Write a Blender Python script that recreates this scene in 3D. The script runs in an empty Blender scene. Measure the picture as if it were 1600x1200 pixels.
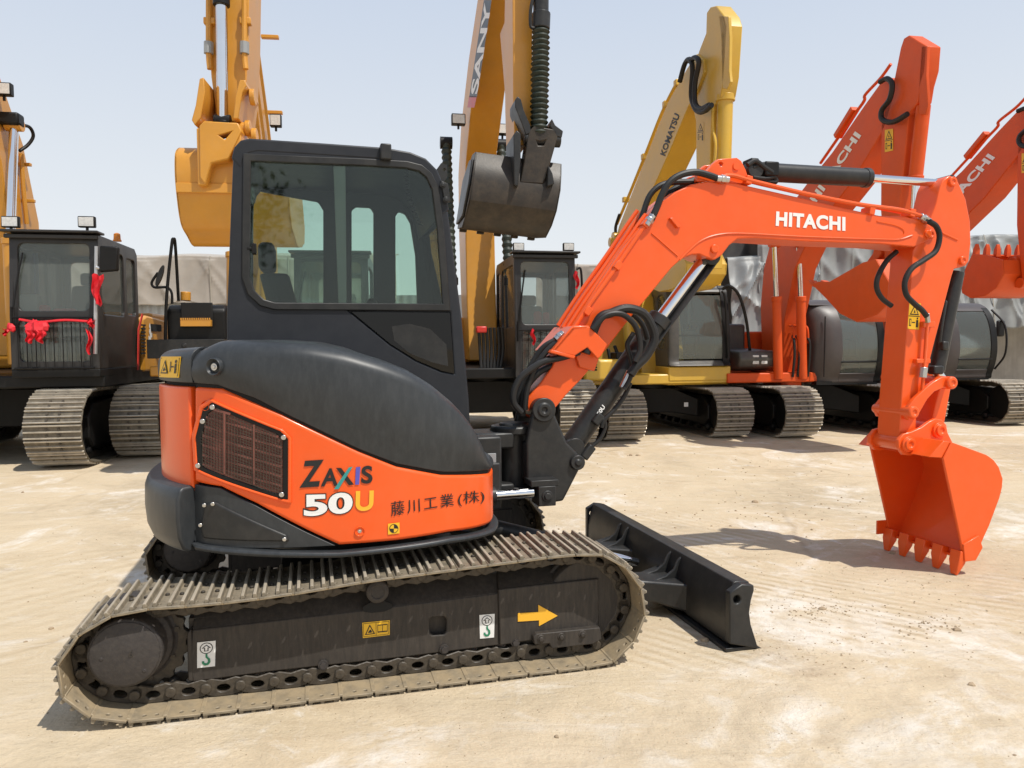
import bpy, bmesh, math, random
from mathutils import Vector, Matrix
random.seed(7)
C = bpy.context.scene.collection
SC = bpy.context.scene
R = math.radians
# ------------------------------------------------------------------ camera
F, PITCH, CAMH, ROLL = 1174.27, .0519, 1.5077, -.0069      # focal length in photo pixels, tilt, height, roll
cam_d = bpy.data.cameras.new('camera'); cam = bpy.data.objects.new('camera', cam_d); C.objects.link(cam)
cam_d.sensor_width = 36; cam_d.lens = F/1600*36; cam_d.clip_start = .05; cam_d.clip_end = 3000
cam.matrix_world = Matrix.Translation((0, 0, CAMH)) @ Matrix.Rotation(R(90)-PITCH, 4, 'X') @ Matrix.Rotation(ROLL, 4, 'Z')
SC.camera = cam
# ------------------------------------------------------------------ sky and sun
SUN = Vector((.118, -.088, .269)).normalized()
w = bpy.data.worlds.new('World'); SC.world = w; w.use_nodes = True
nt = w.node_tree; bgn = nt.nodes['Background']
sky = nt.nodes.new('ShaderNodeTexSky'); sky.sky_type = 'NISHITA'; sky.sun_disc = False
sky.sun_elevation = math.asin(SUN.z); sky.sun_rotation = math.atan2(SUN.x, SUN.y)
sky.altitude = 0; sky.air_density = 1.0; sky.dust_density = 1.2; sky.ozone_density = 1.2
geo = nt.nodes.new('ShaderNodeTexCoord'); sep = nt.nodes.new('ShaderNodeSeparateXYZ'); nt.links.new(geo.outputs['Generated'], sep.inputs[0])
rmp = nt.nodes.new('ShaderNodeValToRGB'); nt.links.new(sep.outputs[2], rmp.inputs[0])           # dusty air: pale at the horizon, bluer overhead
rmp.color_ramp.elements[0].position = 0; rmp.color_ramp.elements[0].color = (.87, .875, .87, 1)
rmp.color_ramp.elements[1].position = 1; rmp.color_ramp.elements[1].color = (.26, .36, .55, 1)
e = rmp.color_ramp.elements.new(.45); e.color = (.59, .67, .80, 1); e = rmp.color_ramp.elements.new(.22); e.color = (.75, .79, .835, 1)
SKYK = .10
sc_m = nt.nodes.new('ShaderNodeVectorMath'); sc_m.operation = 'SCALE'; sc_m.inputs['Scale'].default_value = 1/SKYK; nt.links.new(rmp.outputs[0], sc_m.inputs[0])
mxs = nt.nodes.new('ShaderNodeMix'); mxs.data_type = 'RGBA'; mxs.inputs[0].default_value = .85; nt.links.new(sky.outputs[0], mxs.inputs[6]); nt.links.new(sc_m.outputs[0], mxs.inputs[7]); nt.links.new(mxs.outputs[2], bgn.inputs[0])
bgn.inputs[1].default_value = SKYK
sl = bpy.data.lights.new('sun', 'SUN'); sl.energy = 3.9; sl.angle = R(.6); sl.color = (1, .955, .88)
so = bpy.data.objects.new('sun', sl); C.objects.link(so); so.rotation_euler = SUN.to_track_quat('Z', 'Y').to_euler(); so.location = (3, -3, 12)
SC.view_settings.view_transform = 'Standard'; SC.view_settings.look = 'None'; SC.view_settings.exposure = .14; SC.view_settings.gamma = 1
SC.cycles.max_bounces = 8; SC.cycles.transparent_max_bounces = 16

# ------------------------------------------------------------------ geometry helpers
TH, OX, OY = .2607, -.8052, 4.1285                          # heading and place of the small excavator
def ray(px, py):
    cr, sr = math.cos(ROLL), math.sin(ROLL); a, b = px-800, py-600
    x = (a*cr+b*sr)/F; u = -(-a*sr+b*cr)/F; cp, sp = math.cos(PITCH), math.sin(PITCH)
    return Vector((x, cp+u*sp, -sp+u*cp))
def on_plane(px, py, P, yaw):                               # vertical plane through P along yaw -> (along, z)
    n = Vector((-math.sin(yaw), math.cos(yaw))); d = ray(px, py)
    t = (n.x*P[0]+n.y*P[1])/(n.x*d.x+n.y*d.y)
    wx, wy = t*d.x-P[0], t*d.y-P[1]
    return wx*math.cos(yaw)+wy*math.sin(yaw), CAMH+t*d.z
def L(px, py, y):                                           # local (x, z) of the small excavator on its plane y
    return on_plane(px, py, (OX-math.sin(TH)*y, OY+math.cos(TH)*y), TH)
def LP(pts, y): return [L(a, b, y) for a, b in pts]
def S(px, py, y):
    x, z = L(px, py, y); return Vector((x, y, z))
def ground_at(px, py, z=0):
    d = ray(px, py); t = (z-CAMH)/d.z; return Vector((t*d.x, t*d.y, z))

def catmull(P, n=8):
    P = [Vector(p) for p in P]; P = [2*P[0]-P[1]]+P+[2*P[-1]-P[-2]]; o = []
    for i in range(1, len(P)-2):
        a, b, c, d = P[i-1:i+3]
        for k in range(n):
            t = k/n; o.append(.5*((2*b)+(c-a)*t+(2*a-5*b+4*c-d)*t*t+(3*b-a-3*c+d)*t**3))
    return o+[P[-2]]

class MB:
    def __init__(s): s.bm = bmesh.new(); s.mi = 0
    def face(s, vs):
        try:
            f = s.bm.faces.new(vs); f.material_index = s.mi; return f
        except ValueError: return None
    def box(s, c, d, rot=None):
        hx, hy, hz = d[0]/2, d[1]/2, d[2]/2; vs = []
        for x, y, z in [(-1,-1,-1),(1,-1,-1),(1,1,-1),(-1,1,-1),(-1,-1,1),(1,-1,1),(1,1,1),(-1,1,1)]:
            v = Vector((x*hx, y*hy, z*hz))
            if rot is not None: v = rot @ v
            vs.append(s.bm.verts.new(v+Vector(c)))
        for q in [(0,3,2,1),(4,5,6,7),(0,1,5,4),(1,2,6,5),(2,3,7,6),(3,0,4,7)]: s.face([vs[i] for i in q])
        return s
    def rings(s, rings, cap=True, closed=True):
        V = [[s.bm.verts.new(p) for p in r] for r in rings]; n = len(V[0])
        for a, b in zip(V, V[1:]):
            for i in range(n if closed else n-1):
                j = (i+1) % n; s.face([a[i], a[j], b[j], b[i]])
        if cap: s.face(V[0][::-1]); s.face(V[-1])
        return s
    def cyl(s, a, b, r, r2=None, n=20):
        a, b = Vector(a), Vector(b); d = (b-a).normalized(); u = d.orthogonal().normalized(); v = d.cross(u)
        r2 = r if r2 is None else r2
        return s.rings([[p+(u*math.cos(t)+v*math.sin(t))*q for t in [2*math.pi*i/n for i in range(n)]] for p, q in ((a, r), (b, r2))])
    def lathe(s, a, d, prof, n=24):                         # prof: (distance along d, radius)
        a, d = Vector(a), Vector(d).normalized(); u = d.orthogonal().normalized(); v = d.cross(u)
        return s.rings([[a+d*h+(u*math.cos(t)+v*math.sin(t))*q for t in [2*math.pi*i/n for i in range(n)]] for h, q in prof])
    def tube(s, pts, r, n=8, smooth=6):
        P = catmull(pts, smooth) if smooth and len(pts) > 2 else [Vector(p) for p in pts]
        t = (P[1]-P[0]).normalized(); u = t.orthogonal().normalized(); rr = []
        for i, p in enumerate(P):
            t = (P[min(i+1, len(P)-1)]-P[max(i-1, 0)]).normalized()
            u = (u-t*u.dot(t)).normalized(); v = t.cross(u)
            rr.append([p+(u*math.cos(a)+v*math.sin(a))*r for a in [2*math.pi*k/n for k in range(n)]])
        return s.rings(rr)
    def prism(s, poly, y0, y1, holes=(), ax='y'):           # poly in (x, z), pushed along y (or (x, y) along z, (y, z) along x)
        f3 = {'y': lambda p, h: (p[0], h, p[1]), 'z': lambda p, h: (p[0], p[1], h), 'x': lambda p, h: (h, p[0], p[1])}[ax]
        if not holes:
            return s.rings([[f3(p, h) for p in poly] for h in (y0, y1)])
        loops = [poly]+list(holes); sides = []
        for h in (y0, y1):
            LV = [[s.bm.verts.new(f3(p, h)) for p in lp] for lp in loops]; E = []
            for lv in LV: E += [s.bm.edges.new((lv[i], lv[(i+1) % len(lv)])) for i in range(len(lv))]
            g = bmesh.ops.triangle_fill(s.bm, use_beauty=True, use_dissolve=False, edges=E)
            for x in g['geom']:
                if isinstance(x, bmesh.types.BMFace): x.material_index = s.mi
            sides.append(LV)
        for a, b in zip(*sides):
            for i in range(len(a)):
                j = (i+1) % len(a); s.face([a[i], a[j], b[j], b[i]])
        return s
    def grid(s, fn, nu, nv):
        V = [[s.bm.verts.new(fn(i/nu, j/nv)) for j in range(nv+1)] for i in range(nu+1)]
        for i in range(nu):
            for j in range(nv): s.face([V[i][j], V[i+1][j], V[i+1][j+1], V[i][j+1]])
        return s
    def sphere(s, c, r, n=10, sq=(1, 1, 1)):
        c = Vector(c); rr = []
        for i in range(1, n):
            a = math.pi*i/n; rr.append([c+Vector((math.sin(a)*math.cos(b)*r*sq[0], math.sin(a)*math.sin(b)*r*sq[1], -math.cos(a)*r*sq[2])) for b in [2*math.pi*k/(n*2) for k in range(n*2)]])
        return s.rings(rr)
    def bolt(s, p, d, r=.012, h=.008):
        p, d = Vector(p), Vector(d).normalized(); s.cyl(p-d*.004, p+d*h*.3, r*1.5, n=12); s.cyl(p, p+d*h, r, n=6); return s
    def build(s, name, mats, parent=None, bevel=0, smooth=35, seg=2, loc=None, rot=None):
        bmesh.ops.recalc_face_normals(s.bm, faces=s.bm.faces[:])
        me = bpy.data.meshes.new(name); s.bm.to_mesh(me); s.bm.free()
        for m in (mats if isinstance(mats, (list, tuple)) else [mats]): me.materials.append(m)
        if smooth:
            me.polygons.foreach_set('use_smooth', [True]*len(me.polygons))
            me.set_sharp_from_angle(angle=R(smooth))
        o = bpy.data.objects.new(name, me); C.objects.link(o)
        if parent is not None: o.parent = parent
        if loc is not None: o.location = loc
        if rot is not None: o.rotation_euler = rot
        if bevel:
            b = o.modifiers.new('bevel', 'BEVEL'); b.width = bevel; b.segments = seg; b.limit_method = 'ANGLE'; b.angle_limit = R(38)
            b.harden_normals = False; b.use_clamp_overlap = True
        return o
def split_near(o, tol=.05):                                  # loose pieces further apart than tol become objects of their own
    bm = bmesh.new(); bm.from_mesh(o.data); seen = set(); isl = []
    for v in bm.verts:
        if v.index in seen: continue
        st, I = [v], []; seen.add(v.index)
        while st:
            a = st.pop(); I.append(a.index)
            for e in a.link_edges:
                b_ = e.other_vert(a)
                if b_.index not in seen: seen.add(b_.index); st.append(b_)
        isl.append(I)
    cen = [sum((bm.verts[i].co for i in I), Vector())/len(I) for I in isl if bm.verts.ensure_lookup_table() is None]; G = []
    for I, c in zip(isl, cen):
        for g_ in G:
            if (g_[1]-c).length < tol: g_[0].extend(I); break
        else: G.append([list(I), c])
    if len(G) > 1:
        for k, (I, c) in enumerate(G):
            keep = set(I); b2 = bm.copy(); b2.verts.ensure_lookup_table()
            bmesh.ops.delete(b2, geom=[v for v in b2.verts if v.index not in keep], context='VERTS'); me = bpy.data.meshes.new(o.data.name)
            b2.to_mesh(me); b2.free()
            for m_ in o.data.materials: me.materials.append(m_)
            me.set_sharp_from_angle(angle=R(35))
            if k == 0: first = me
            else: q = o.copy(); q.data = me; C.objects.link(q)
        o.data = first
    bm.free(); return o
def thing(name, label, cat, loc=(0, 0, 0), rz=0, group=None):
    o = bpy.data.objects.new(name, None); C.objects.link(o); o.location = loc; o.rotation_euler = (0, 0, rz)
    o['label'] = label; o['category'] = cat
    if group: o['group'] = group
    return o
def tag(o, label=None, cat=None, group=None, kind=None):
    for k, v in (('label', label), ('category', cat), ('group', group), ('kind', kind)):
        if v: o[k] = v
    return o
def child(name, parent):                                     # a part that only carries sub-parts
    o = bpy.data.objects.new(name, None); C.objects.link(o); o.parent = parent; return o

# ------------------------------------------------------------------ materials
def mat(name, col, rough=.5, metal=0., dust=0., dustcol=(.42, .34, .23), var=.12, scale=3., bump=.0, bscale=60., coat=0., streak=0., spec=.5, wear_lit_z=None, inner=None):
    m = bpy.data.materials.new(name); m.use_nodes = True; t = m.node_tree; N = t.nodes; b = N['Principled BSDF']; K = t.links.new
    tc = N.new('ShaderNodeTexCoord'); nz = N.new('ShaderNodeTexNoise'); nz.inputs['Scale'].default_value = scale; nz.inputs['Detail'].default_value = 7; nz.inputs['Roughness'].default_value = .62
    K(tc.outputs['Object'], nz.inputs['Vector'])
    def rgb(c): return (c[0], c[1], c[2], 1)
    r1 = N.new('ShaderNodeMapRange'); r1.inputs[1].default_value = .3; r1.inputs[2].default_value = .7; r1.inputs[3].default_value = 1-var; r1.inputs[4].default_value = 1+var
    K(nz.outputs[0], r1.inputs[0])
    mx = N.new('ShaderNodeMix'); mx.data_type = 'RGBA'; mx.blend_type = 'MULTIPLY'; mx.inputs[0].default_value = 1; mx.inputs[6].default_value = rgb(col); K(r1.outputs[0], mx.inputs[7])
    out = mx.outputs[2]
    if dust:
        n2 = N.new('ShaderNodeTexNoise'); n2.inputs['Scale'].default_value = scale*2.3; n2.inputs['Detail'].default_value = 9; n2.inputs['Roughness'].default_value = .7
        mp = N.new('ShaderNodeMapping'); mp.inputs['Location'].default_value = (3.1, 1.7, 5.3)
        if streak: mp.inputs['Scale'].default_value = (4, 4, streak)
        K(tc.outputs['Object'], mp.inputs[0]); K(mp.outputs[0], n2.inputs['Vector'])
        r2 = N.new('ShaderNodeMapRange'); r2.inputs[1].default_value = .42; r2.inputs[2].default_value = .78; r2.inputs[3].default_value = dust*.25; r2.inputs[4].default_value = dust
        K(n2.outputs[0], r2.inputs[0])
        m2 = N.new('ShaderNodeMix'); m2.data_type = 'RGBA'; K(r2.outputs[0], m2.inputs[0]); K(out, m2.inputs[6]); m2.inputs[7].default_value = rgb(dustcol); out = m2.outputs[2]
    K(out, b.inputs['Base Color'])
    r3 = N.new('ShaderNodeMapRange'); r3.inputs[3].default_value = max(0, rough-.1); r3.inputs[4].default_value = min(1, rough+.12); K(nz.outputs[0], r3.inputs[0]); K(r3.outputs[0], b.inputs['Roughness'])
    b.inputs['Metallic'].default_value = metal; b.inputs['Specular IOR Level'].default_value = spec
    if inner:
        sx = N.new('ShaderNodeSeparateXYZ'); K(tc.outputs['Object'], sx.inputs[0]); ri = N.new('ShaderNodeMapRange'); ri.inputs[1].default_value = -.006; ri.inputs[2].default_value = -.011; K(sx.outputs[2], ri.inputs[0]); geo_i = N.new('ShaderNodeObjectInfo'); nzi = N.new('ShaderNodeTexNoise'); nzi.noise_dimensions = '4D'; nzi.inputs['Scale'].default_value = 16; nzi.inputs['Detail'].default_value = 8; K(tc.outputs['Object'], nzi.inputs[0]); wv = N.new('ShaderNodeMath'); wv.operation = 'MULTIPLY'; wv.inputs[1].default_value = 40; K(geo_i.outputs['Random'], wv.inputs[0]); K(wv.outputs[0], nzi.inputs['W']); rq = N.new('ShaderNodeMapRange'); rq.inputs[1].default_value = .36; rq.inputs[2].default_value = .62; rq.inputs[3].default_value = .25; rq.inputs[4].default_value = .85; K(nzi.outputs[0], rq.inputs[0]); K(rq.outputs[0], ri.inputs[4])
        mi_ = N.new('ShaderNodeMix'); mi_.data_type = 'RGBA'; K(ri.outputs[0], mi_.inputs[0]); K(out, mi_.inputs[6]); mi_.inputs[7].default_value = rgb(inner); out = mi_.outputs[2]
    if wear_lit_z:                                              # rubbed, dusty rib tops of a shoe, also coloured lighter as sunlit edges
        sx = N.new('ShaderNodeSeparateXYZ'); K(tc.outputs['Object'], sx.inputs[0]); rz_ = N.new('ShaderNodeMapRange'); rz_.inputs[1].default_value = wear_lit_z[0]; rz_.inputs[2].default_value = wear_lit_z[1]; rz_.inputs[4].default_value = wear_lit_z[2]; K(sx.outputs[2], rz_.inputs[0])
        mw = N.new('ShaderNodeMix'); mw.data_type = 'RGBA'; K(rz_.outputs[0], mw.inputs[0]); K(out, mw.inputs[6]); mw.inputs[7].default_value = rgb(wear_lit_z[3]); K(mw.outputs[2], b.inputs['Base Color'])
    if coat: b.inputs['Coat Weight'].default_value = coat; b.inputs['Coat Roughness'].default_value = .12
    if bump:
        n3 = N.new('ShaderNodeTexNoise'); n3.inputs['Scale'].default_value = bscale; n3.inputs['Detail'].default_value = 4; K(tc.outputs['Object'], n3.inputs['Vector'])
        bp = N.new('ShaderNodeBump'); bp.inputs['Strength'].default_value = bump; bp.inputs['Distance'].default_value = .004; K(n3.outputs[0], bp.inputs['Height']); K(bp.outputs[0], b.inputs['Normal'])
    return m
def glass_mat(name, tint, refl=.12, opaque=0., body=(.03, .035, .035)):
    m = bpy.data.materials.new(name); m.use_nodes = True; t = m.node_tree; N = t.nodes; K = t.links.new
    for n in list(N):
        if n.type != 'OUTPUT_MATERIAL': N.remove(n)
    o = [n for n in N if n.type == 'OUTPUT_MATERIAL'][0]
    tr = N.new('ShaderNodeBsdfTransparent'); tr.inputs[0].default_value = (*tint, 1); gl = N.new('ShaderNodeBsdfGlossy'); gl.inputs['Roughness'].default_value = .03
    lw = N.new('ShaderNodeFresnel'); lw.inputs[0].default_value = 1.5
    mx = N.new('ShaderNodeMixShader'); ad = N.new('ShaderNodeMath'); ad.operation = 'ADD'; ad.inputs[1].default_value = refl; K(lw.outputs[0], ad.inputs[0]); K(ad.outputs[0], mx.inputs[0])
    df = N.new('ShaderNodeBsdfDiffuse'); df.inputs[0].default_value = (*body, 1)
    m0 = N.new('ShaderNodeMixShader'); m0.inputs[0].default_value = opaque; K(tr.outputs[0], m0.inputs[1]); K(df.outputs[0], m0.inputs[2])
    K(m0.outputs[0], mx.inputs[1]); K(gl.outputs[0], mx.inputs[2]); K(mx.outputs[0], o.inputs[0]); return m
DUST = (.40, .32, .21)
M = dict(
 orange=mat('orange_paint', (.84, .098, .007), .33, dust=.07, var=.05, coat=.15, bump=.05, bscale=25, spec=.4),
 orange_far=mat('orange_red_paint', (.66, .078, .007), .45, dust=.06, var=.08, bump=.05, bscale=25, spec=.3),
 plastic=mat('charcoal_hood', (.024, .027, .030), .40, spec=.4, dust=.24, dustcol=(.115, .12, .12), var=.18, scale=4, streak=1.2),
 cabgrey=mat('grey_cab_paint', (.021, .023, .028), .40, spec=.25, dust=.08, dustcol=(.18, .18, .18), var=.10, scale=3),
 charcoal=mat('charcoal_steel', (.015, .016, .017), .40, spec=.35, dust=.14, dustcol=(.20, .18, .15), var=.15, scale=5, bump=.08),
 frame=mat('track_frame_paint', (.028, .025, .023), .55, spec=.3, dust=.34, dustcol=(.16, .13, .10), var=.2, scale=6, streak=.6, bump=.15),
 black=mat('black_paint', (.007, .007, .007), .45, spec=.25, dust=.05, dustcol=(.12, .10, .08), var=.2),
 gap=mat('dark_recess', (.006, .006, .006), .8),
 rubber=mat('black_rubber', (.011, .011, .011), .5, spec=.35, dust=.10, dustcol=(.14, .12, .10)),
 chrome=mat('chrome_rod', (.78, .78, .78), .10, metal=1, var=.03),
 steel=mat('bare_steel', (.55, .54, .52), .30, metal=1, var=.1),
 shoe=mat('dusty_track_steel', (.10, .088, .068), .6, dust=.9, dustcol=(.40, .325, .22), inner=(.36, .275, .165), wear_lit_z=(.012, .019, .75, (.42, .36, .275)), var=.35, scale=9, bump=.5, bscale=45),
 chain=mat('greasy_chain_steel', (.030, .025, .020), .5, spec=.4, dust=.45, dustcol=(.20, .16, .11), var=.3, scale=14, bump=.4),
 hub=mat('motor_cover_paint', (.034, .030, .030), .6, spec=.35, dust=.2, dustcol=(.2, .17, .13), scale=20, bump=.35, bscale=80),
 mesh=mat('grille_mesh', (.065, .05, .035), .5, metal=.2, var=.3, scale=60),
 core=mat('radiator_core', (.15, .05, .035), .6, var=.45, scale=9),
 glass=glass_mat('cab_glass', (.80, .885, .84), .0), glass_dk=glass_mat('black_glass', (.07, .07, .07), .0),
 glass_bg=glass_mat('dark_cab_glass', (.80, .86, .84), .0, .22, (.30, .33, .30)),  # grey-green diffuse film: dusty haze that also stands in for the reflected yard
 yel=mat('amber_yellow_paint', (.62, .275, .020), .40, dust=.14, var=.07, coat=.15, bump=.05, bscale=20),
 yelk=mat('lemon_yellow_paint', (.62, .38, .035), .40, dust=.12, var=.07, coat=.15, bump=.05, bscale=20),
 stick=mat('yellow_sticker', (.80, .46, .02), .45, var=.04), stickw=mat('white_sticker', (.78, .78, .76), .45, var=.04),
 ink=mat('black_ink', (.012, .012, .012), .5), white=mat('white_lettering', (.80, .80, .78), .45, var=.04), ltyel=mat('yellow_lettering', (.85, .45, .03), .45, var=.03),
 teal=mat('teal_lettering', (.03, .30, .29), .45), violet=mat('violet_lettering', (.10, .09, .45), .45), green=mat('green_ink', (.015, .20, .10), .5),
 grey=mat('light_grey_trim', (.30, .31, .31), .45, var=.08), lamp=mat('lamp_lens', (.62, .62, .60), .15, var=.15, scale=30), amber=mat('amber_lens', (.75, .25, .02), .2),
 red=mat('red_ribbon_cloth', (.70, .018, .03), .6, var=.15), redc=mat('red_cap', (.55, .03, .02), .4), blue=mat('blue_cloth', (.05, .12, .35), .7), seat=mat('dark_seat_cloth', (.035, .035, .037), .8, var=.2), silver=mat('silver_foil', (.55, .55, .55), .35, metal=.8, bump=.6, bscale=40),
 green_dk=mat('dark_green_rubber', (.015, .024, .016), .5, dust=.1, dustcol=(.12, .12, .09)),
 bucket_dk=mat('worn_dark_bucket', (.020, .018, .016), .42, spec=.3, dust=.5, dustcol=(.13, .095, .06), var=.3, scale=3, bump=.2),
)
# ------------------------------------------------------------------ lettering
_tx = {}
def text_2d(body, bold=0., sp=1.):
    k = (body, bold, sp)
    if k not in _tx:
        cu = bpy.data.curves.new('text', 'FONT'); cu.body = body; cu.offset = bold; cu.space_character = sp; cu.resolution_u = 5; cu.fill_mode = 'FRONT'
        o = bpy.data.objects.new('text', cu); C.objects.link(o); dg = bpy.context.evaluated_depsgraph_get(); me = bpy.data.meshes.new_from_object(o.evaluated_get(dg))
        vs = [(v.co.x, v.co.y) for v in me.vertices]; fs = [tuple(p.vertices) for p in me.polygons]
        bpy.data.objects.remove(o); bpy.data.curves.remove(cu); bpy.data.meshes.remove(me)
        x0 = min(v[0] for v in vs); x1 = max(v[0] for v in vs); y0 = min(v[1] for v in vs); y1 = max(v[1] for v in vs)
        _tx[k] = ([((x-x0)/(x1-x0), (y-y0)/(y1-y0)) for x, y in vs], fs)
    return _tx[k]
def bil(q):                                                 # q: TL, TR, BR, BL ; (u right, v up)
    def f(u, v):
        a = [q[3][i]*(1-u)+q[2][i]*u for i in (0, 1)]; b = [q[0][i]*(1-u)+q[1][i]*u for i in (0, 1)]
        return a[0]*(1-v)+b[0]*v, a[1]*(1-v)+b[1]*v
    return f
def put_text(name, body, m, parent, fn, bold=0., sp=1.):     # fn(u, v) -> point
    vs, fs = text_2d(body, bold, sp); b = MB(); V = [b.bm.verts.new(fn(u, v)) for u, v in vs]
    for f in fs: b.face([V[i] for i in f])
    return b.build(name, m, parent, smooth=0)
def shapes(name, items, parent, fn, mats):                   # items: (material index, layer, polygon in uv); fn(u, v, layer) -> point
    b = MB()
    for mi, ly, poly in items:
        b.mi = mi; b.face([b.bm.verts.new(fn(u, v, ly)) for u, v in poly])
    return b.build(name, mats, parent, smooth=0)
def circ(cx, cy, rx, ry, n=20, a0=0, a1=360): return [(cx+rx*math.cos(R(a0+(a1-a0)*i/n)), cy+ry*math.sin(R(a0+(a1-a0)*i/n))) for i in range(n)]
def RECT(a, b, c, d): return [(a, b), (c, b), (c, d), (a, d)]
def warn_items(tall=True):
    if tall:
        it = [(0, 0, RECT(0, 0, 1, 1)), (1, 1, RECT(.02, .485, .98, .515)), (1, 1, [(.1, .55), (.9, .55), (.5, .95)]), (0, 2, [(.22, .59), (.78, .59), (.5, .86)]), (1, 3, [(.44, .63), (.6, .63), (.5, .76)])]
        it += [(1, 1, RECT(.1, .12, .28, .40)), (0, 2, RECT(.16, .16, .24, .36)), (1, 1, RECT(.34, .24, .62, .28)), (1, 1, RECT(.70, .08, .88, .36)), (1, 1, circ(.79, .42, .07, .04, 10))]
    else:
        it = [(0, 0, RECT(0, 0, 1, 1)), (1, 1, RECT(.03, .06, .97, .94)), (0, 2, RECT(.04, .1, .96, .9)), (1, 3, [(.08, .18), (.46, .18), (.27, .84)]), (0, 4, [(.14, .24), (.40, .24), (.27, .70)]), (1, 5, [(.2, .28), (.36, .34), (.26, .5)])]
        it += [(1, 3, RECT(.54, .26, .58, .76)), (1, 3, RECT(.60, .48, .74, .54)), (1, 3, RECT(.78, .2, .86, .66)), (1, 3, circ(.82, .76, .05, .08, 10))]
    return it
# ------------------------------------------------------------------ the small orange excavator
EX = thing('mini_excavator', 'small orange excavator with grey cab and dozer blade in front of all the others', 'excavator', (OX, OY, 0), TH)
# --- plan outline of the upper body, as a curve with arc length
PC = [Vector(p) for p in catmull([(-.62, .8, 0), (-.85, .5, 0), (-.985, .15, 0), (-1.0, -.18, 0), (-.93, -.50, 0), (-.76, -.76, 0), (-.48, -.89, 0), (-.15, -.935, 0), (.15, -.915, 0), (.37, -.845, 0), (.51, -.73, 0), (.578, -.57, 0), (.60, -.40, 0), (.585, -.15, 0)], 14)]
AL = [0]
for a, b in zip(PC, PC[1:]): AL.append(AL[-1]+(b-a).length)
def pcs(s, off=0):                                          # point of the outline at arc length s, pushed out by off
    s = max(0, min(AL[-1], s))
    for i in range(len(PC)-1):
        if s <= AL[i+1]: break
    t = (s-AL[i])/(AL[i+1]-AL[i]); p = PC[i].lerp(PC[i+1], t)
    d0 = PC[min(i+1, len(PC)-1)]-PC[max(i-1, 0)]; d1 = PC[min(i+2, len(PC)-1)]-PC[i]; d = d0.lerp(d1, t).normalized()
    return Vector((p.x+d.y*off, p.y-d.x*off, 0))
def l2w(p):
    c, s = math.cos(TH), math.sin(TH); return Vector((OX+c*p[0]-s*p[1], OY+s*p[0]+c*p[1], p[2]))
PX = []
for p in PC:
    q = l2w(p); PX.append(q.x/q.y)
I0 = min(range(len(PC)), key=lambda i: PX[i]); I1 = max(range(len(PC)), key=lambda i: PX[i])
S0, S1, SE = AL[I0], AL[I1], AL[-1]
def bs(px, py):                                             # photo pixel -> (s, z) on the near side of the body
    d = ray(px, py); k = d.x/d.y; s = None
    if k <= PX[I0]: s = S0
    elif k >= PX[I1]: s = S1
    else:
        for i in range(I0, I1):
            if PX[i] <= k <= PX[i+1]:
                s = AL[i]+(AL[i+1]-AL[i])*(k-PX[i])/(PX[i+1]-PX[i]+1e-9); break
        if s is None: s = S1
    q = l2w(pcs(s)); return s, CAMH+q.y/d.y*d.z
def SB(px, py, off=0):
    s, z = bs(px, py); p = pcs(s, off); return Vector((p.x, p.y, z))
def sheet(name, poly, off, thick, m, parent, bevel=.012, step=.045, holes=(), seg=2, sz=False):
    P = poly if sz else [bs(*p) for p in poly]
    b = MB(); H = [[bs(*p) for p in h] for h in holes]
    loops = [P]+H; E = []
    for lp in loops:
        V = [b.bm.verts.new((s, 0, z)) for s, z in lp]; E += [b.bm.edges.new((V[i], V[(i+1) % len(V)])) for i in range(len(V))]
    if H: bmesh.ops.triangle_fill(b.bm, use_beauty=True, use_dissolve=True, edges=E)
    else: b.bm.faces.new(b.bm.verts[:])
    s0 = min(p[0] for p in P); s1 = max(p[0] for p in P); s = s0+step
    while s < s1-.01:
        bmesh.ops.bisect_plane(b.bm, geom=b.bm.verts[:]+b.bm.edges[:]+b.bm.faces[:], plane_co=(s, 0, 0), plane_no=(1, 0, 0)); s += step
    base = {v: (v.co.x, v.co.z) for v in b.bm.verts}; F0 = b.bm.faces[:]; B0 = [e for e in b.bm.edges if len(e.link_faces) == 1]
    inner = {}
    for v, (s, z) in base.items():
        p = pcs(s, off); v.co = (p.x, p.y, z); q = pcs(s, off-thick); inner[v] = b.bm.verts.new((q.x, q.y, z))
    for f in F0: b.face([inner[v] for v in f.verts][::-1])
    for e in B0: v1, v2 = e.verts; b.face([v1, v2, inner[v2], inner[v1]])
    return b.build(name, m, parent, bevel=bevel, seg=seg, smooth=40)
def interp(T, s):
    if s <= T[0][0]: return T[0][1]
    for (a, x), (b, y) in zip(T, T[1:]):
        if s <= b: return x+(y-x)*(s-a)/(b-a+1e-9)
    return T[-1][1]
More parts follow.
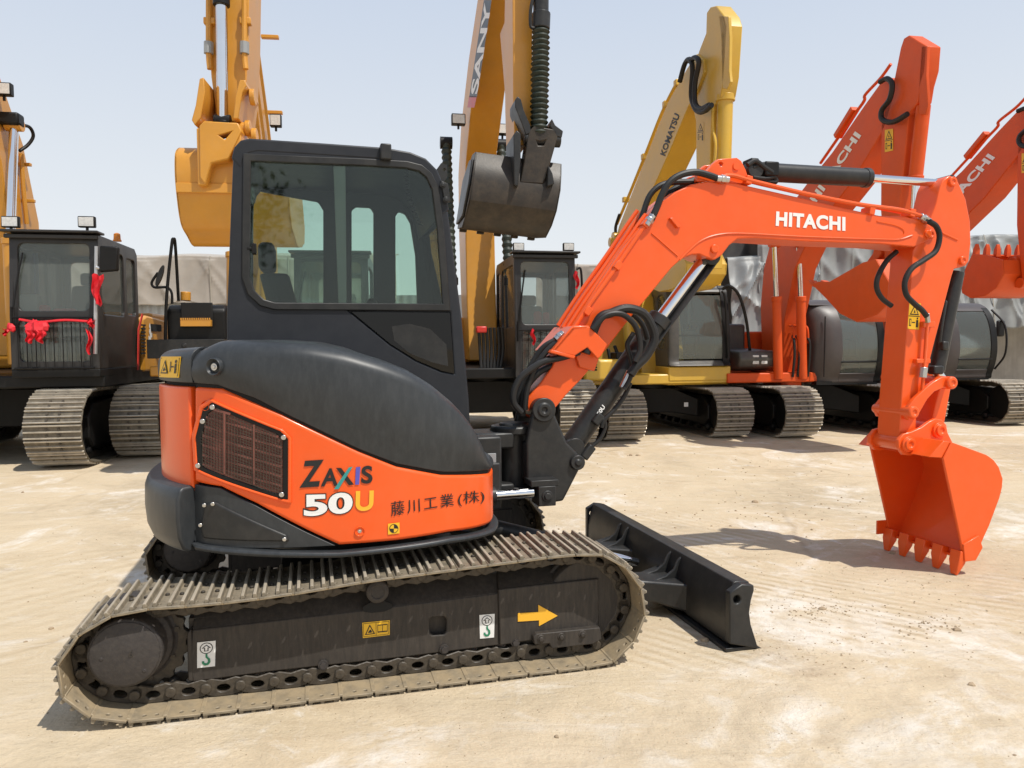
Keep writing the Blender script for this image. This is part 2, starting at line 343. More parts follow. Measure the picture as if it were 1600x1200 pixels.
def hood_loft(name, low, top, s0, s1, n, m, parent, off=.0, r=.12, rz=.07, bulge=.025, mid=lambda p: Vector((p.x*.8, -.09, 0)), bevel=.006):
    Lw = sorted(bs(*p) for p in low); Tp = sorted(bs(*p) for p in top); rr = []
    for i in range(n+1):
        s = s0+(s1-s0)*i/n; zl, zt = interp(Lw, s), interp(Tp, s); zt = max(zt, zl+.012); h = zt-zl; k = min(rz, h*.6); ring = []
        rad = min(r, h*1.2)
        po = lambda o: pcs(s, o)
        ring.append((po(off-.10), zl)); ring.append((po(off), zl))
        for q in range(1, 6):
            u = q/6; ring.append((po(off+bulge*min(1, h/.25)*math.sin(u*math.pi*.8)), zl+(h-k)*u))
        for q in range(0, 7):
            a = math.pi/2*q/6; ring.append((po(off+bulge*min(1, h/.25)*.6-rad*(1-math.cos(a))), zt-k+k*math.sin(a)))
        e = po(off-rad); g = mid(e)
        for q in (.35, .7, 1): v = e.lerp(g, q); ring.append((v, zt+.006*q))
        rr.append([Vector((p.x, p.y, z)) for p, z in ring])
    return MB().rings(rr, cap=True, closed=True).build(name, m, parent, bevel=bevel, smooth=50)

# --- lower body shell
ub = MB(); pl = [(p.x*.93+.0, p.y*.93) for p in [pcs(SE*i/40) for i in range(41)]]+[(.45, .1), (.5, .85), (.2, .92)]
ub.prism(pl, .64, .86, ax='z'); ub.build('upper_frame', M['charcoal'], EX, bevel=.01)
ub = MB(); ub.prism([(p.x*.88, p.y*.88) for p in [pcs(S1*i/34) for i in range(35)] if p.x < .12]+[(.1, -.12), (-.35, -.12), (-.4, .7)], .86, 1.36, ax='z'); ub.build('engine_block_cover', M['gap'], EX)
sE = lambda z: (SE-.12, z)
P = [bs(*p) for p in [(303, 604), (346, 607), (440, 648), (560, 705), (620, 729), (690, 742), (766, 739)]]
zt = P[-1][1]; Q = [bs(*p) for p in [(767, 817), (700, 832), (620, 845), (530, 852), (480, 829), (400, 787), (345, 761), (303, 753)]]; zb = Q[0][1]
gr = [(309, 682), (320, 640), (334, 630), (437, 674), (449, 686), (449, 779), (440, 778), (312, 732)]
sheet('side_panel', P+[sE(zt), sE(zb)]+Q, 0, .03, M['orange'], EX, bevel=.016, seg=3, sz=True)
# raised border round the grille opening and the grille itself
def ring_px(outer, k, cx=380, cy=705): return [(cx+(x-cx)*k, cy+(y-cy)*k) for x, y in outer]
sheet('grille_surround', ring_px(gr, 1.10), .010, .02, M['orange'], EX, bevel=.012, seg=3, holes=[ring_px(gr, 1.02)])
gp = sheet('side_grille', ring_px(gr, 1.03), .006, .012, M['black'], EX, bevel=.003, holes=[ring_px(gr, .90)])
core = sheet('radiator_core', ring_px(gr, .95), .002, .008, M['core'], gp, bevel=0)
mb = MB()
for (px, py) in [(319, 658), (334, 636), (444, 683), (441, 772), (312, 727)]:
    p = SB(px, py, .008); mb.cyl(p, p+Vector((-.1, -.99, 0))*.008, .011, n=12)
mb.build('screw', M['steel'], gp, bevel=.002)
def in_poly(x, y, P):
    c = False
    for i in range(len(P)):
        (a, b), (d, e) = P[i], P[i-1]
        if (b > y) != (e > y) and x < (d-a)*(y-b)/(e-b)+a: c = not c
    return c
inn = ring_px(gr, .91); mb = MB()
def clip(p0, p1, n=60):
    I = [i/n for i in range(n+1) if in_poly(p0[0]+(p1[0]-p0[0])*i/n, p0[1]+(p1[1]-p0[1])*i/n, inn)]
    return [(p0[0]+(p1[0]-p0[0])*t, p0[1]+(p1[1]-p0[1])*t) for t in (I[0], I[len(I)//2], I[-1])] if len(I) > 2 else None
for i in range(30):
    q = clip((314+i*4.5, 600), (314+i*4.5, 800))
    if q: mb.tube([SB(*p, .008) for p in q], .0014, n=4, smooth=0)
for i in range(46):
    y = 585+i*4.6; q = clip((300, y), (460, y+64))
    if q: mb.tube([SB(*p, .0085) for p in q], .0014, n=4, smooth=0)
mb.build('wire_mesh', M['mesh'], gp)
mb = MB()
for i in range(12):
    q = clip((300, 600+i*15), (460, 600+i*15+44))
    if q: mb.tube([SB(*p, .004) for p in q], .007, n=4, smooth=0)
for x in (352, 398): 
    q = clip((x, 600), (x, 800))
    if q: mb.tube([SB(*p, .005) for p in q], .006, n=4, smooth=0)
mb.build('core_fin', M['core'], gp)
# dark lower panel, bottom rail
sheet('lower_panel', [(303, 757), (343, 763), (398, 790), (478, 832), (524, 853), (303, 851)], -.004, .03, M['plastic'], EX, bevel=.012)
lp = sheet('access_cover', [(314, 825), (319, 790), (334, 783), (448, 836), (452, 846), (318, 841)], .004, .02, M['charcoal'], EX, bevel=.008, seg=3)
mb = MB()
for px, py in [(321, 789), (334, 787), (445, 842), (315, 820)]:
    p = SB(px, py, .006); mb.cyl(p, p+Vector((-.1, -.99, 0))*.006, .009, n=10)
mb.build('screw', M['steel'], lp, bevel=.002)
P = [bs(*p) for p in [(303, 846), (400, 858), (530, 861), (640, 849), (700, 839), (766, 824)]]; Q = [bs(*p) for p in [(766, 832), (700, 848), (640, 858), (530, 870), (400, 868), (312, 858)]]
sheet('bottom_rail', P+[sE(P[-1][1]), sE(Q[0][1])]+Q, .026, .06, M['plastic'], EX, bevel=.016, seg=3, sz=True)
# round latches with steel bolts
for nm, (px, py), mm in (('hood_latch', (340, 573), 'plastic'), ('panel_latch', (322, 634), 'orange'), ('panel_latch', (562, 830), 'orange')):
    mb = MB(); rr = .038 if nm == 'hood_latch' else .022; p = SB(px, py, .028 if nm == 'hood_latch' else .002); n = Vector((0.05, -1, 0)) if px > 500 else Vector((-.55, -.83, 0))
    mb.lathe(p-n*.02, n, [(0, rr), (.021, rr), (.026, rr*.92), (.016, rr*.72), (.006, rr*.5), (.006, .0001)]); o = mb.build(nm, M[mm], EX, bevel=.001)
    mb = MB(); mb.cyl(p-n*.012, p-n*.001, rr*.42, n=12); mb.cyl(p-n*.002, p+n*.003, rr*.22, n=6); mb.build('latch_bolt', M['steel'], o, bevel=.001)
# hood
low = [(303, 598), (340, 601), (400, 622), (440, 643), (500, 672), (560, 701), (620, 724), (690, 737), (766, 733)]
top = [(303, 544), (318, 537), (335, 531), (400, 531), (480, 535), (540, 545), (600, 562), (640, 577), (680, 600), (715, 628), (738, 655), (752, 680), (762, 705), (766, 718)]
s_h = bs(303, 570)[0]
hood_loft('hood', low, top, s_h, SE-.1, 60, M['plastic'], EX, off=.0, r=.10, rz=.075)
sheet('hood_gap', [(303, 590)]+[(a, b-3) for a, b in low[1:]]+[(766, 744), (690, 747), (620, 734), (560, 712), (440, 655), (346, 613), (303, 610)], -.012, .02, M['gap'], EX, bevel=0)
# rear corner: hood corner piece, orange corner panel, tail lamp strip, counterweight
s_r = S0
hood_loft('hood_corner', [(244, 592), (300, 598)], [(244, 552), (252, 546), (300, 542)], .55, s_h-.006, 26, M['plastic'], EX, off=.004, r=.07, rz=.05, bulge=.01, mid=lambda p: Vector((p.x*.5, -.05+max(0, p.y)*.3, 0)))
sA, sB_ = bs(250, 650)[0], bs(300, 650)[0]; zT, zB = bs(290, 604)[1], bs(290, 757)[1]
sheet('corner_panel', [(sA, zT-.01), (sA+.03, zT), (sB_-.004, zT), (sB_-.004, zB-.03), (sA, zB-.03)], .006, .05, M['orange'], EX, bevel=.02, seg=3, sz=True)
sheet('corner_panel', [(.45, zT-.02), (sA-.03, zT-.02), (sA-.03, zB-.03), (.45, zB-.03)], -.006, .05, M['orange'], EX, bevel=.01, sz=True)
sheet('corner_gap', [(.4, zT+.03), (sB_+.02, zT+.03), (sB_+.02, zB-.08), (.4, zB-.08)], -.028, .03, M['gap'], EX, bevel=0, sz=True)
zc1, zc0 = bs(300, 757)[1]-.004, bs(300, 860)[1]
cw = MB(); rr = []
n = 40
for i in range(n+1):
    s = .05+(sB_-.004-.05)*i/n; ring = []
    for o, z in [(-.25, zc0), (.03, zc0), (.055, zc0+.02), (.075, zc0+.07), (.082, zc0+.15), (.08, zc1-.05), (.068, zc1-.012), (.05, zc1), (-.25, zc1+.006)]:
        p = pcs(s, o); ring.append(Vector((p.x, p.y, z)))
    rr.append(ring)
cw.rings(rr).build('counterweight', M['plastic'], EX, bevel=.012, seg=3, smooth=50)
sheet('warning_label', [(256, 557), (286, 557), (283, 590), (253, 589)], .012, .003, M['stick'], EX, bevel=0, sz=False)
lab = bil([(256, 557), (286, 557), (283, 590), (253, 589)])
shapes('warning_symbol', [i for i in warn_items(False)[1:]], EX, lambda u, v, l: SB(*lab(u, v), .0125+.0008*l), [M['stick'], M['ink']])
# --- lettering on the side panel
def tq(name, body, m, q, bold=0., lift=.004, sp=1.):
    f = bil(q); return put_text(name, body, M[m], EX, lambda u, v: SB(*f(u, v), lift), bold, sp)
tq('lettering', 'Z', 'ink', [(474, 720), (506, 718), (500, 760), (468, 762)], .035)
tq('lettering', 'A', 'ink', [(505, 732), (528, 731), (528, 759), (501, 760)], .03)
def strip(name, pts, m, lift): shapes(name, [(0, 0, pts)], EX, lambda u, v, l: SB(u, v, lift), [M[m]])
strip('lettering', [(525, 731), (533, 731), (553, 757), (545, 758)], 'ink', .004)
strip('lettering', [(545, 730), (551, 729), (529, 764), (522, 764)], 'teal', .005)
strip('lettering', [(556, 730), (563, 729), (561, 757), (555, 757)], 'violet', .004)
tq('lettering', 'S', 'ink', [(565, 728), (582, 727), (582, 755), (564, 756)], .03)
for q, ch in (([(475, 773), (511, 772), (512, 804), (475, 807)], '5'), ([(513, 771), (551, 768), (551, 801), (513, 804)], '0')):
    tq('lettering', ch, 'ink', [(a+(-1.5 if i in (0, 3) else 1.5), b+(-1.5 if i < 2 else 1.5)) for i, (a, b) in enumerate(q)], .07, .003)
    tq('lettering', ch, 'white', q, .035, .0045)
tq('lettering', 'U', 'ltyel', [(556, 767), (584, 766), (583, 797), (555, 799)], .03)
tq('lettering', '藤川工業', 'ink', [(610, 784), (708, 770), (709, 790), (611, 807)], .003, sp=1.25)
tq('lettering', '(株)', 'ink', [(715, 769), (756, 765), (756, 786), (715, 792)], .0)
strip('balance_label', [(606, 818), (624, 816), (624, 833), (606, 835)], 'stick', .004)
shapes('balance_mark', [(0, 0, circ(615, 825.5, 7, 7)), (1, 1, [(615, 825.5)]+circ(615, 825.5, 6, 6, 8, 0, 90)+[(615, 831.5)]), (1, 1, [(615, 825.5)]+circ(615, 825.5, 6, 6, 8, 180, 270)+[(615, 819.5)])], EX, lambda u, v, l: SB(u, v, .005+.001*l), [M['ink'], M['stick']])

# --- cab
CY0, CY1 = -.10, .86
cab = child('cab', EX)
outl = [(354, 500), (360, 340), (364, 250), (368, 233), (378, 222), (392, 219), (500, 226), (600, 233), (640, 240), (664, 250), (682, 268), (693, 295), (700, 330), (712, 420), (722, 500), (733, 625)]
O = LP(outl, CY0); zbot = .93; O = [(O[0][0]-.012, zbot)]+O+[(O[-1][0]+.01, zbot)]
win = [(391, 251), (480, 255), (565, 258), (635, 262), (655, 267), (667, 277), (676, 296), (684, 360), (693, 476), (430, 474), (412, 469), (397, 455), (389, 432)]
lowg = [(548, 487), (703, 488), (710, 584), (690, 580), (650, 563), (610, 538)]
nw, nl = LP(win, CY0), LP(lowg, CY0)
MB().prism(O, CY0, CY0+.05, holes=[nw, nl]).build('side_wall', M['cabgrey'], cab, bevel=.012, seg=3)
far = [LP(p, CY1) for p in ([(396, 308), (404, 300), (452, 309), (497, 317), (505, 330), (505, 475), (396, 475)], [(549, 330), (556, 325), (578, 326), (583, 334), (583, 476), (549, 476)], [(617, 340), (622, 332), (632, 336), (640, 350), (648, 400), (651, 476), (617, 476)])]
MB().prism(O, CY1-.05, CY1, holes=far).build('side_wall', M['cabgrey'], cab, bevel=.012, seg=3)
for f in far: MB().prism(f, CY1-.03, CY1-.024).build('window_pane', M['glass'], cab, smooth=0)
# roof: band of the outline between the walls
def band(i0, i1, t, name, y0=CY0+.003, y1=CY1-.003, m='cabgrey', push=.0):
    P = O[i0:i1+1]; cx, cz = -.1, 1.75; inner = [(cx+(x-cx)*(1-t), cz+(z-cz)*(1-t)) for x, z in P]
    return MB().prism([(cx+(x-cx)*(1+push), cz+(z-cz)*(1+push)) for x, z in P]+inner[::-1], y0, y1).build(name, M[m], cab, bevel=.01, seg=3)
band(3, 13, .07, 'roof', CY0-.002, CY1+.002, push=.012)
rb_ = [O[0], O[1], O[2], O[3], O[4]]; rl = lambda z: next(a[0]+(b[0]-a[0])*(z-a[1])/(b[1]-a[1]) for a, b in zip(rb_, rb_[1:]) if a[1] <= z <= b[1])
rw = MB()
for za, zb_, ya, yb_ in ((.95, 1.56, CY0+.05, CY1-.05), (2.38, 2.46, CY0+.05, CY1-.05), (1.56, 2.38, CY0+.05, CY0+.11), (1.56, 2.38, CY1-.11, CY1-.05)): rw.prism([(rl(za), za), (rl(zb_), zb_), (rl(zb_)+.04, zb_), (rl(za)+.04, za)], ya, yb_)
rw.build('rear_wall', M['cabgrey'], cab, bevel=.004)
MB().prism([(rl(1.56)+.02, 1.56), (rl(2.38)+.02, 2.38), (rl(2.38)+.026, 2.38), (rl(1.56)+.026, 1.56)], CY0+.11, CY1-.11).build('window_pane', M['glass'], cab, smooth=0)
fr = [O[i] for i in range(13, 17)]; mb = MB(); 
mb.rings([[Vector((x-.012, CY0+.05, z)) for x, z in fr]+[Vector((x-.018, CY0+.05, z)) for x, z in fr[::-1]], [Vector((x-.012, CY1-.05, z)) for x, z in fr]+[Vector((x-.018, CY1-.05, z)) for x, z in fr[::-1]]]); mb.build('windscreen', M['glass'], cab)
MB().box((.5, .38, 1.0), (.12, .9, .2)).build('front_sill', M['cabgrey'], cab, bevel=.01)
MB().box((-.08, .38, .955), (1.2, .9, .05)).build('cab_floor', M['black'], cab)
# near window: frame, panes, mullion, latch
def scale_poly(P, k, c=None):
    cx, cz = c or (sum(p[0] for p in P)/len(P), sum(p[1] for p in P)/len(P)); return [(cx+(x-cx)*k, cz+(z-cz)*k) for x, z in P]
ncx = ((nw[0][0]+nw[8][0])/2, (nw[0][1]+nw[9][1])/2)
def inset(P, d):
    out = []
    n = len(P)
    for i in range(n):
        a, b, c = Vector(P[i-1]), Vector(P[i]), Vector(P[(i+1) % n]); e = (b-a).normalized(); f = (c-b).normalized(); m_ = Vector((e.y+f.y, -e.x-f.x)); m_ = m_.normalized(); k = d/max(.4, m_.dot(Vector((e.y, -e.x)))); out.append((b.x+m_.x*k, b.y+m_.y*k))
    return out
sgn = 1 if sum((nw[i][0]-nw[i-1][0])*(nw[i][1]+nw[i-1][1]) for i in range(len(nw))) > 0 else -1
wf = MB().prism(inset(nw, -.034*sgn), CY0-.012, CY0+.02, holes=[inset(nw, .004*sgn)]).build('side_window', M['charcoal'], cab, bevel=.005)
MB().prism(inset(nw, -.006*sgn), CY0+.004, CY0+.009).build('pane', M['glass'], wf, smooth=0)
q = LP([(521, 258), (540, 258), (542, 475), (529, 475)], CY0); MB().prism(q, CY0+.012, CY0+.03).build('mullion', M['grey'], wf, bevel=.003)
mb = MB(); p = S(397, 389, CY0); mb.box(p+Vector((0, .0, 0)), (.022, .035, .055)); mb.box(p+Vector((-.02, -.006, 0)), (.03, .015, .016)); mb.build('latch', M['black'], wf, bevel=.004)
MB().prism(nl, CY0-.004, CY0+.01).build('lower_window', M['glass_dk'], cab, bevel=.002)
q = LP([(612, 510), (640, 506), (672, 514), (697, 538), (700, 572), (675, 566), (640, 552), (616, 532)], CY0); MB().prism(q, CY0-.0065, CY0-.0045).build('lower_window_trim', M['charcoal'], cab, smooth=0)
MB().box(S(602, 238, CY0)+Vector((0, -.012, -.005)), (.058, .06, .085)).build('roof_bracket', M['charcoal'], cab, bevel=.008)
mb = MB(); P = LP([(688, 283), (699, 288), (703, 316), (694, 316)], CY0); mb.prism(P, CY0-.02, CY0+.01); mb.bolt(S(692, 289, CY0-.02), (0, -1, 0)); mb.bolt(S(697, 312, CY0-.02), (0, -1, 0)); mb.build('hinge_plate', M['charcoal'], cab, bevel=.004)
mb = MB(); p = S(690, 264, CY0+.3); mb.prism([(p.x-.07, p.z-.06), (p.x+.0, p.z-.09), (p.x+.03, p.z-.05), (p.x+.03, p.z+.02), (p.x-.005, p.z+.03)], .18, .2, holes=[[(p.x+.012+.011*math.cos(a), p.z-.008+.011*math.sin(a)) for a in [k*math.pi/4 for k in range(8)]]]); mb.build('lifting_eye', M['charcoal'], cab)
# interior
st = child('operator_seat', cab)
mb = MB(); b0 = Vector((-.42, .42, 1.42))
mb.rings([[Vector((x, .42+sy*wd, z)) for x, sy in ((x0, -1), (x0+.1, -.9), (x0+.1, .9), (x0, 1), (x0-.06, .8), (x0-.06, -.8))] for x0, wd, z in ((-.38, .22, 1.32), (-.42, .25, 1.5), (-.46, .24, 1.75), (-.50, .19, 1.92))]); mb.build('backrest', M['seat'], st, bevel=.02)
MB().box((-.16, .42, 1.30), (.52, .48, .13)).build('cushion', M['seat'], st, bevel=.03, seg=3); MB().box((-.52, .42, 2.02), (.09, .26, .16)).build('headrest', M['seat'], st, bevel=.03, seg=3)
MB().box((-.18, .42, 1.1), (.4, .4, .28)).build('seat_base', M['black'], st)
for y in (.12, .72):
    mb = MB(); mb.box((-.12, y, 1.40), (.44, .14, .18)); mb.tube([(.06, y, 1.45), (.08, y, 1.6), (.05, y, 1.72)], .014); mb.sphere((.05, y, 1.74), .032, 6, (1, 1, 1.3)); mb.build('control_lever', M['black'], cab, bevel=.01)
mb = MB(); mb.box((.42, .12, 1.62), (.06, .20, .14)); mb.tube([(.44, .12, 1.55), (.46, .12, 1.2)], .015); mb.build('monitor', M['black'], cab, bevel=.008)
mb = MB(); c0, c1 = S(634, 266, .0), S(657, 352, .0); N_ = 220
pts = []
for i in range(N_+1):
    t = i/N_; c = c0.lerp(c1, t); a = t*2*math.pi*18; sag = math.sin(t*math.pi)*-.02
    pts.append(c+Vector((math.cos(a)*.012+sag, math.sin(a)*.012, 0)))
mb.tube(pts, .0028, n=4, smooth=0); mb.build('coiled_cord', M['rubber'], cab)
mb = MB()
for y in (.3, .5): mb.tube([(.3, y, 1.0), (.28, y, 1.4), (.25, y, 1.55)], .012); mb.sphere((.25, y, 1.57), .022, 5)
mb.tube([(.14, .08, 1.42), (.14, .08, 1.63), (.18, .08, 1.66), (.25, .08, 1.64), (.27, .08, 1.42)], .012); mb.build('grab_bar', M['black'], cab)

# --- swing post, bracket, cylinders
mb = MB(); mb.box((.45, 0, .74), (.5, .52, .26)); mb.box((.70, 0, .97), (.22, .26, .09)); mb.box((.70, 0, .68), (.22, .26, .09)); mb.cyl((.84, 0, .63), (.84, 0, 1.06), .085); mb.cyl((.84, 0, .995), (.84, 0, 1.045), .135); mb.cyl((.84, 0, .64), (.84, 0, .70), .13); mb.box((.58, -.16, .82), (.26, .16, .38)); mb.build('swing_post', M['charcoal'], EX, bevel=.012)
bp = LP([(831, 648), (836, 633), (849, 626), (861, 634), (886, 692), (902, 708), (909, 722), (905, 734), (880, 783), (851, 787), (849, 762), (822, 752), (822, 692)], -.17)
sb = MB(); sb.prism(bp, -.175, -.13); sb.prism(bp, .13, .175)
w1 = LP([(822, 692), (886, 692), (880, 783), (851, 787), (849, 762), (822, 752)], -.17); sb.prism(w1, -.13, .13)
SWB = sb.build('swing_bracket', M['charcoal'], EX, bevel=.014, seg=3)
mb = MB(); x, z = L(848, 640, -.17); mb.lathe((x, -.18, z), (0, -1, 0), [(-.36, .062), (.0, .062), (.012, .07), (.022, .066), (.022, .04), (.030, .036), (.030, .016), (.02, .014)]); x, z = L(901, 722, -.17); mb.lathe((x, -.178, z), (0, -1, 0), [(-.35, .045), (0, .045), (.02, .042), (.02, .02), (.028, .016)]); mb.build('pivot_pin', M['charcoal'], SWB, bevel=.004)
x, z = L(833, 755, -.15); mb = MB(); mb.box((x+.03, -.21, z+.02), (.16, .14, .035)); mb.cyl((x, -.19, z+.015), (x, -.19, z+.03), .05); mb.box((x+.04, -.22, z-.05), (.1, .14, .11)); mb.bolt((x+.04, -.292, z-.05), (0, -1, 0), .022, .014); mb.build('swing_lug', M['charcoal'], SWB, bevel=.01)
x, z = L(822, 767, -.2); sc_ = MB().cyl((.2, -.30, z), (x-.2, -.28, z), .05).build('swing_cylinder', M['charcoal'], EX); MB().cyl((x-.3, -.285, z), (x+.02, -.26, z), .028).build('rod', M['chrome'], sc_)
x, z = L(764, 708, -.25); p = (x+.12, -.30, .93); mb = MB(); mb.box((.63, -.245, .86), (.09, .006, .12)); mb.build('data_plate', M['grey'], EX, bevel=.002)

# --- boom
BY = .115
boom_px = [(822, 632), (826, 620), (845, 598), (862, 574), (878, 540), (897, 504), (937, 442), (976, 385), (1015, 336), (1036, 314), (1056, 299), (1080, 288), (1105, 283), (1150, 286), (1194, 296), (1256, 310), (1319, 325), (1375, 337), (1416, 338), (1440, 343), (1455, 354), (1458, 364), (1450, 376), (1428, 386), (1375, 381), (1256, 377), (1180, 372), (1153, 373), (1140, 383), (1128, 399), (1117, 406), (1104, 402), (1093, 397), (1080, 398), (1066, 404), (1050, 418), (1015, 461), (984, 498), (948, 545), (909, 592), (885, 617), (866, 640), (858, 655), (846, 660), (832, 652)]
bpoly = LP(boom_px, -BY)
BOOM = MB().prism(bpoly, -BY, BY).build('boom', M['orange'], EX, bevel=.007)
# flange bead along the belly, cross weld, pads, pin heads
mb = MB(); mb.tube([S(a, b, -BY-.001) for a, b in [(1062, 406), (1076, 392), (1096, 376), (1122, 367), (1160, 365), (1256, 370), (1375, 374), (1405, 374), (1425, 368)]], .006, n=6)
mb.tube([S(a, b, -BY-.001) for a, b in [(1018, 364), (1059, 400)]], .005, n=5); mb.tube([S(a, b, -BY) for a, b in [(1370, 346), (1398, 352), (1411, 359), (1412, 367), (1404, 374)]], .006, n=6)
mb.build('weld_bead', M['orange'], BOOM)
P = LP([(1044, 341), (1050, 341), (1063, 355), (1057, 357)], -BY); MB().prism(P, -BY-.02, -BY).build('rib', M['orange'], BOOM, bevel=.003)
P = LP([(868, 624), (872, 619), (895, 596), (890, 604)], -BY)
for nm, c, r in (('pin_head', (1116, 389), .026), ('pin_head', (1449, 366), .026)):
    x, z = L(*c, -BY); MB().lathe((x, -BY, z), (0, -1, 0), [(-.25, r), (.010, r), (.014, r*.85), (.014, r*.3)]).build(nm, M['orange'], BOOM, bevel=.002)
P = LP([(1087, 284), (1089, 273), (1096, 268), (1104, 266), (1112, 257), (1121, 249), (1150, 247), (1157, 252), (1164, 266), (1171, 288)], -.09)
mb = MB()
for y in (-.10, .06): mb.prism(P, y, y+.04, holes=[LP(circ(1125, 257, 3.4, 3.4, 10)[::-1], -.09)])
mb.build('cylinder_bracket', M['orange'], BOOM, bevel=.006); x, z = L(1150, 260, -.1); MB().lathe((x, -.10, z), (0, -1, 0), [(-.25, .022), (.008, .022), (.008, .01)]).build('pin_head', M['orange'], BOOM)
# hose guard over the lower boom
g0 = LP([(856, 550), (893, 508), (921, 507), (950, 538), (942, 552), (934, 562), (921, 541), (905, 548), (893, 559)], -.17)
gm = MB(); gm.prism(LP([(862, 548), (893, 511), (921, 510), (949, 538), (940, 556), (934, 561), (918, 543), (898, 556)], -.19), -.19, -.175); gm.prism(LP([(862, 548), (895, 509), (921, 509), (915, 514), (897, 516), (868, 549)], -.18), -.19, .16); gm.prism(LP([(858, 551), (862, 546), (899, 556), (896, 561)], -.18), -.19, -.10)
gm.build('hose_guard', M['orange'], BOOM, bevel=.005)
MB().prism(LP([(898, 556), (918, 543), (934, 561), (927, 580), (904, 574)], -.12), -.14, -.1).build('guard_bracket', M['orange'], BOOM, bevel=.005)
P = LP([(1215, 336)]*1, -BY)
lq = bil([(1213, 330), (1321, 339), (1321, 361), (1212, 353)])
put_text('lettering', 'HITACHI', M['white'], BOOM, lambda u, v: S(*lq(u, v), -BY-.003), .045, 1.08)
# pipes along the boom back and their clamps
def pipe(name, pts, y, r, m, parent=BOOM, smooth=6): return MB().tube([S(a, b, y) for a, b in pts], r, n=8, smooth=smooth).build(name, M[m], parent)
for k, (dx, dy, y) in enumerate([(0, 0, -.125), (-7, -5, -.07), (-13, -8, 0), (-20, -11, .07)]):
    pipe('oil_pipe', [(892+dx, 520+dy), (905+dx, 500+dy), (925+dx, 470+dy), (965+dx, 414+dy), (1003+dx, 358+dy), (1016+dx, 340+dy)], y, .013, 'orange', smooth=4)
pipe('oil_pipe', [(1122, 284), (1140, 274), (1180, 284), (1260, 303), (1340, 319), (1400, 327), (1425, 333), (1440, 338)], -.125, .014, 'orange')
pipe('oil_pipe', [(1160, 280), (1200, 290), (1300, 312), (1380, 326), (1415, 333)], .05, .014, 'orange')
for a, b in ((958, 417), (1002, 352), (912, 487)): MB().box(S(a, b, -.06), (.05, .17, .04), Matrix.Rotation(-R(52), 3, 'Y')).build('pipe_clamp', M['orange'], BOOM, bevel=.004)
for a, b in ((1165, 283), (1419, 334), (1356, 331)): MB().box(S(a, b, -.09), (.04, .09, .05), Matrix.Rotation(R(12), 3, 'Y')).build('pipe_clamp', M['orange'], BOOM, bevel=.004)
hose = lambda pts, y, r=.017, par=BOOM: MB().tube([S(a, b, y if not isinstance(y, (list, tuple)) else y[i]) for i, (a, b) in enumerate(pts)], r, n=10).build('hydraulic_hose', M['rubber'], par)
hose([(1017, 345), (1026, 325), (1034, 305), (1045, 286), (1062, 274), (1085, 269), (1105, 273), (1122, 279)], -.13, .02)
hose([(1000, 352), (1006, 330), (1015, 306), (1030, 291), (1050, 285), (1075, 284), (1095, 284)], -.05, .018)
hose([(1012, 344), (1030, 318), (1050, 298), (1075, 285), (1100, 277)], .0, .02)
for p0, p1, r in (((1009, 352), (1020, 337), .022), ((1119, 279), (1138, 281), .022), ((1438, 338), (1452, 346), .022), ((882, 527), (896, 515), .020), ((868, 531), (880, 520), .020)):
    mb = MB(); mb.cyl(S(*p0, -.13), S(*p1, -.13), r, n=14); mb.cyl(S(*p0, -.13).lerp(S(*p1, -.13), .35), S(*p0, -.13).lerp(S(*p1, -.13), .7), r*1.25, n=6); mb.build('hose_fitting', M['steel'], BOOM, bevel=.002)
hose([(884, 525), (866, 538), (848, 556), (832, 582), (823, 612), (820, 640)], -.13)
hose([(870, 530), (850, 542), (836, 560), (822, 588), (812, 615), (808, 635)], -.05)
hose([(905, 550), (880, 558), (850, 565), (828, 578), (812, 592), (803, 612), (803, 630), (815, 645)], -.16, .019)
hose([(895, 556), (868, 570), (845, 580), (826, 600), (818, 622), (816, 650)], -.09, .019)
hose([(888, 552), (860, 560), (838, 572), (818, 596), (808, 618), (806, 640)], .02, .02)
# dozer-side boom cylinder and its hoses
a0, a1, a2 = S(892, 698, 0), S(1026, 506, 0), S(1104, 402, 0)
BC = MB().cyl(a0, a1, .068, n=28).build('boom_cylinder', M['charcoal'], EX, bevel=.006)
dv = (a1-a0).normalized(); MB().cyl(a1-dv*.02, a1+dv*.05, .076, n=28).build('gland', M['charcoal'], BC, bevel=.006)
MB().cyl(a1, a2, .040, n=28).build('rod', M['chrome'], BC)
mb = MB(); side = dv.cross(Vector((0, 1, 0))); 
if side.x < 0: side = -side
rr = []
for t in (.0, 1.):
    c = (a0+dv*.62).lerp(a2-dv*.0, t); rr.append([c+side*(.050+.016*math.cos(a))+Vector((0, math.sin(a)*.07, 0)) for a in [k*math.pi/5 for k in range(10)]])
mb.rings(rr); mb.build('rod_guard', M['charcoal'], BC, bevel=.003)
mb = MB(); mb.cyl(a2+Vector((0, -.075, 0)), a2+Vector((0, .075, 0)), .055); mb.cyl(a0+Vector((0, -.08, 0)), a0+Vector((0, .08, 0)), .06); mb.build('rod_eye', M['charcoal'], BC, bevel=.004)
hose([(915, 552), (935, 500), (955, 489), (980, 482), (1005, 490), (1018, 510), (1022, 532), (1010, 556), (994, 572), (985, 585)], -.16, .027, BC)
hose([(925, 515), (945, 494), (968, 490), (985, 500), (996, 517), (1000, 545), (992, 565)], -.19, .017, BC)
hose([(905, 545), (925, 510), (948, 492), (972, 486), (990, 492), (1004, 508), (1012, 530)], -.09, .017, BC)
hose([(990, 520), (980, 538), (984, 555), (988, 575), (984, 592), (975, 608)], -.14, .014, BC)
hose([(985, 598), (975, 620), (960, 640), (945, 655), (940, 668)], -.09, .014, BC)
hose([(935, 662), (942, 655), (946, 666), (938, 685), (922, 700)], -.09, .011, BC)
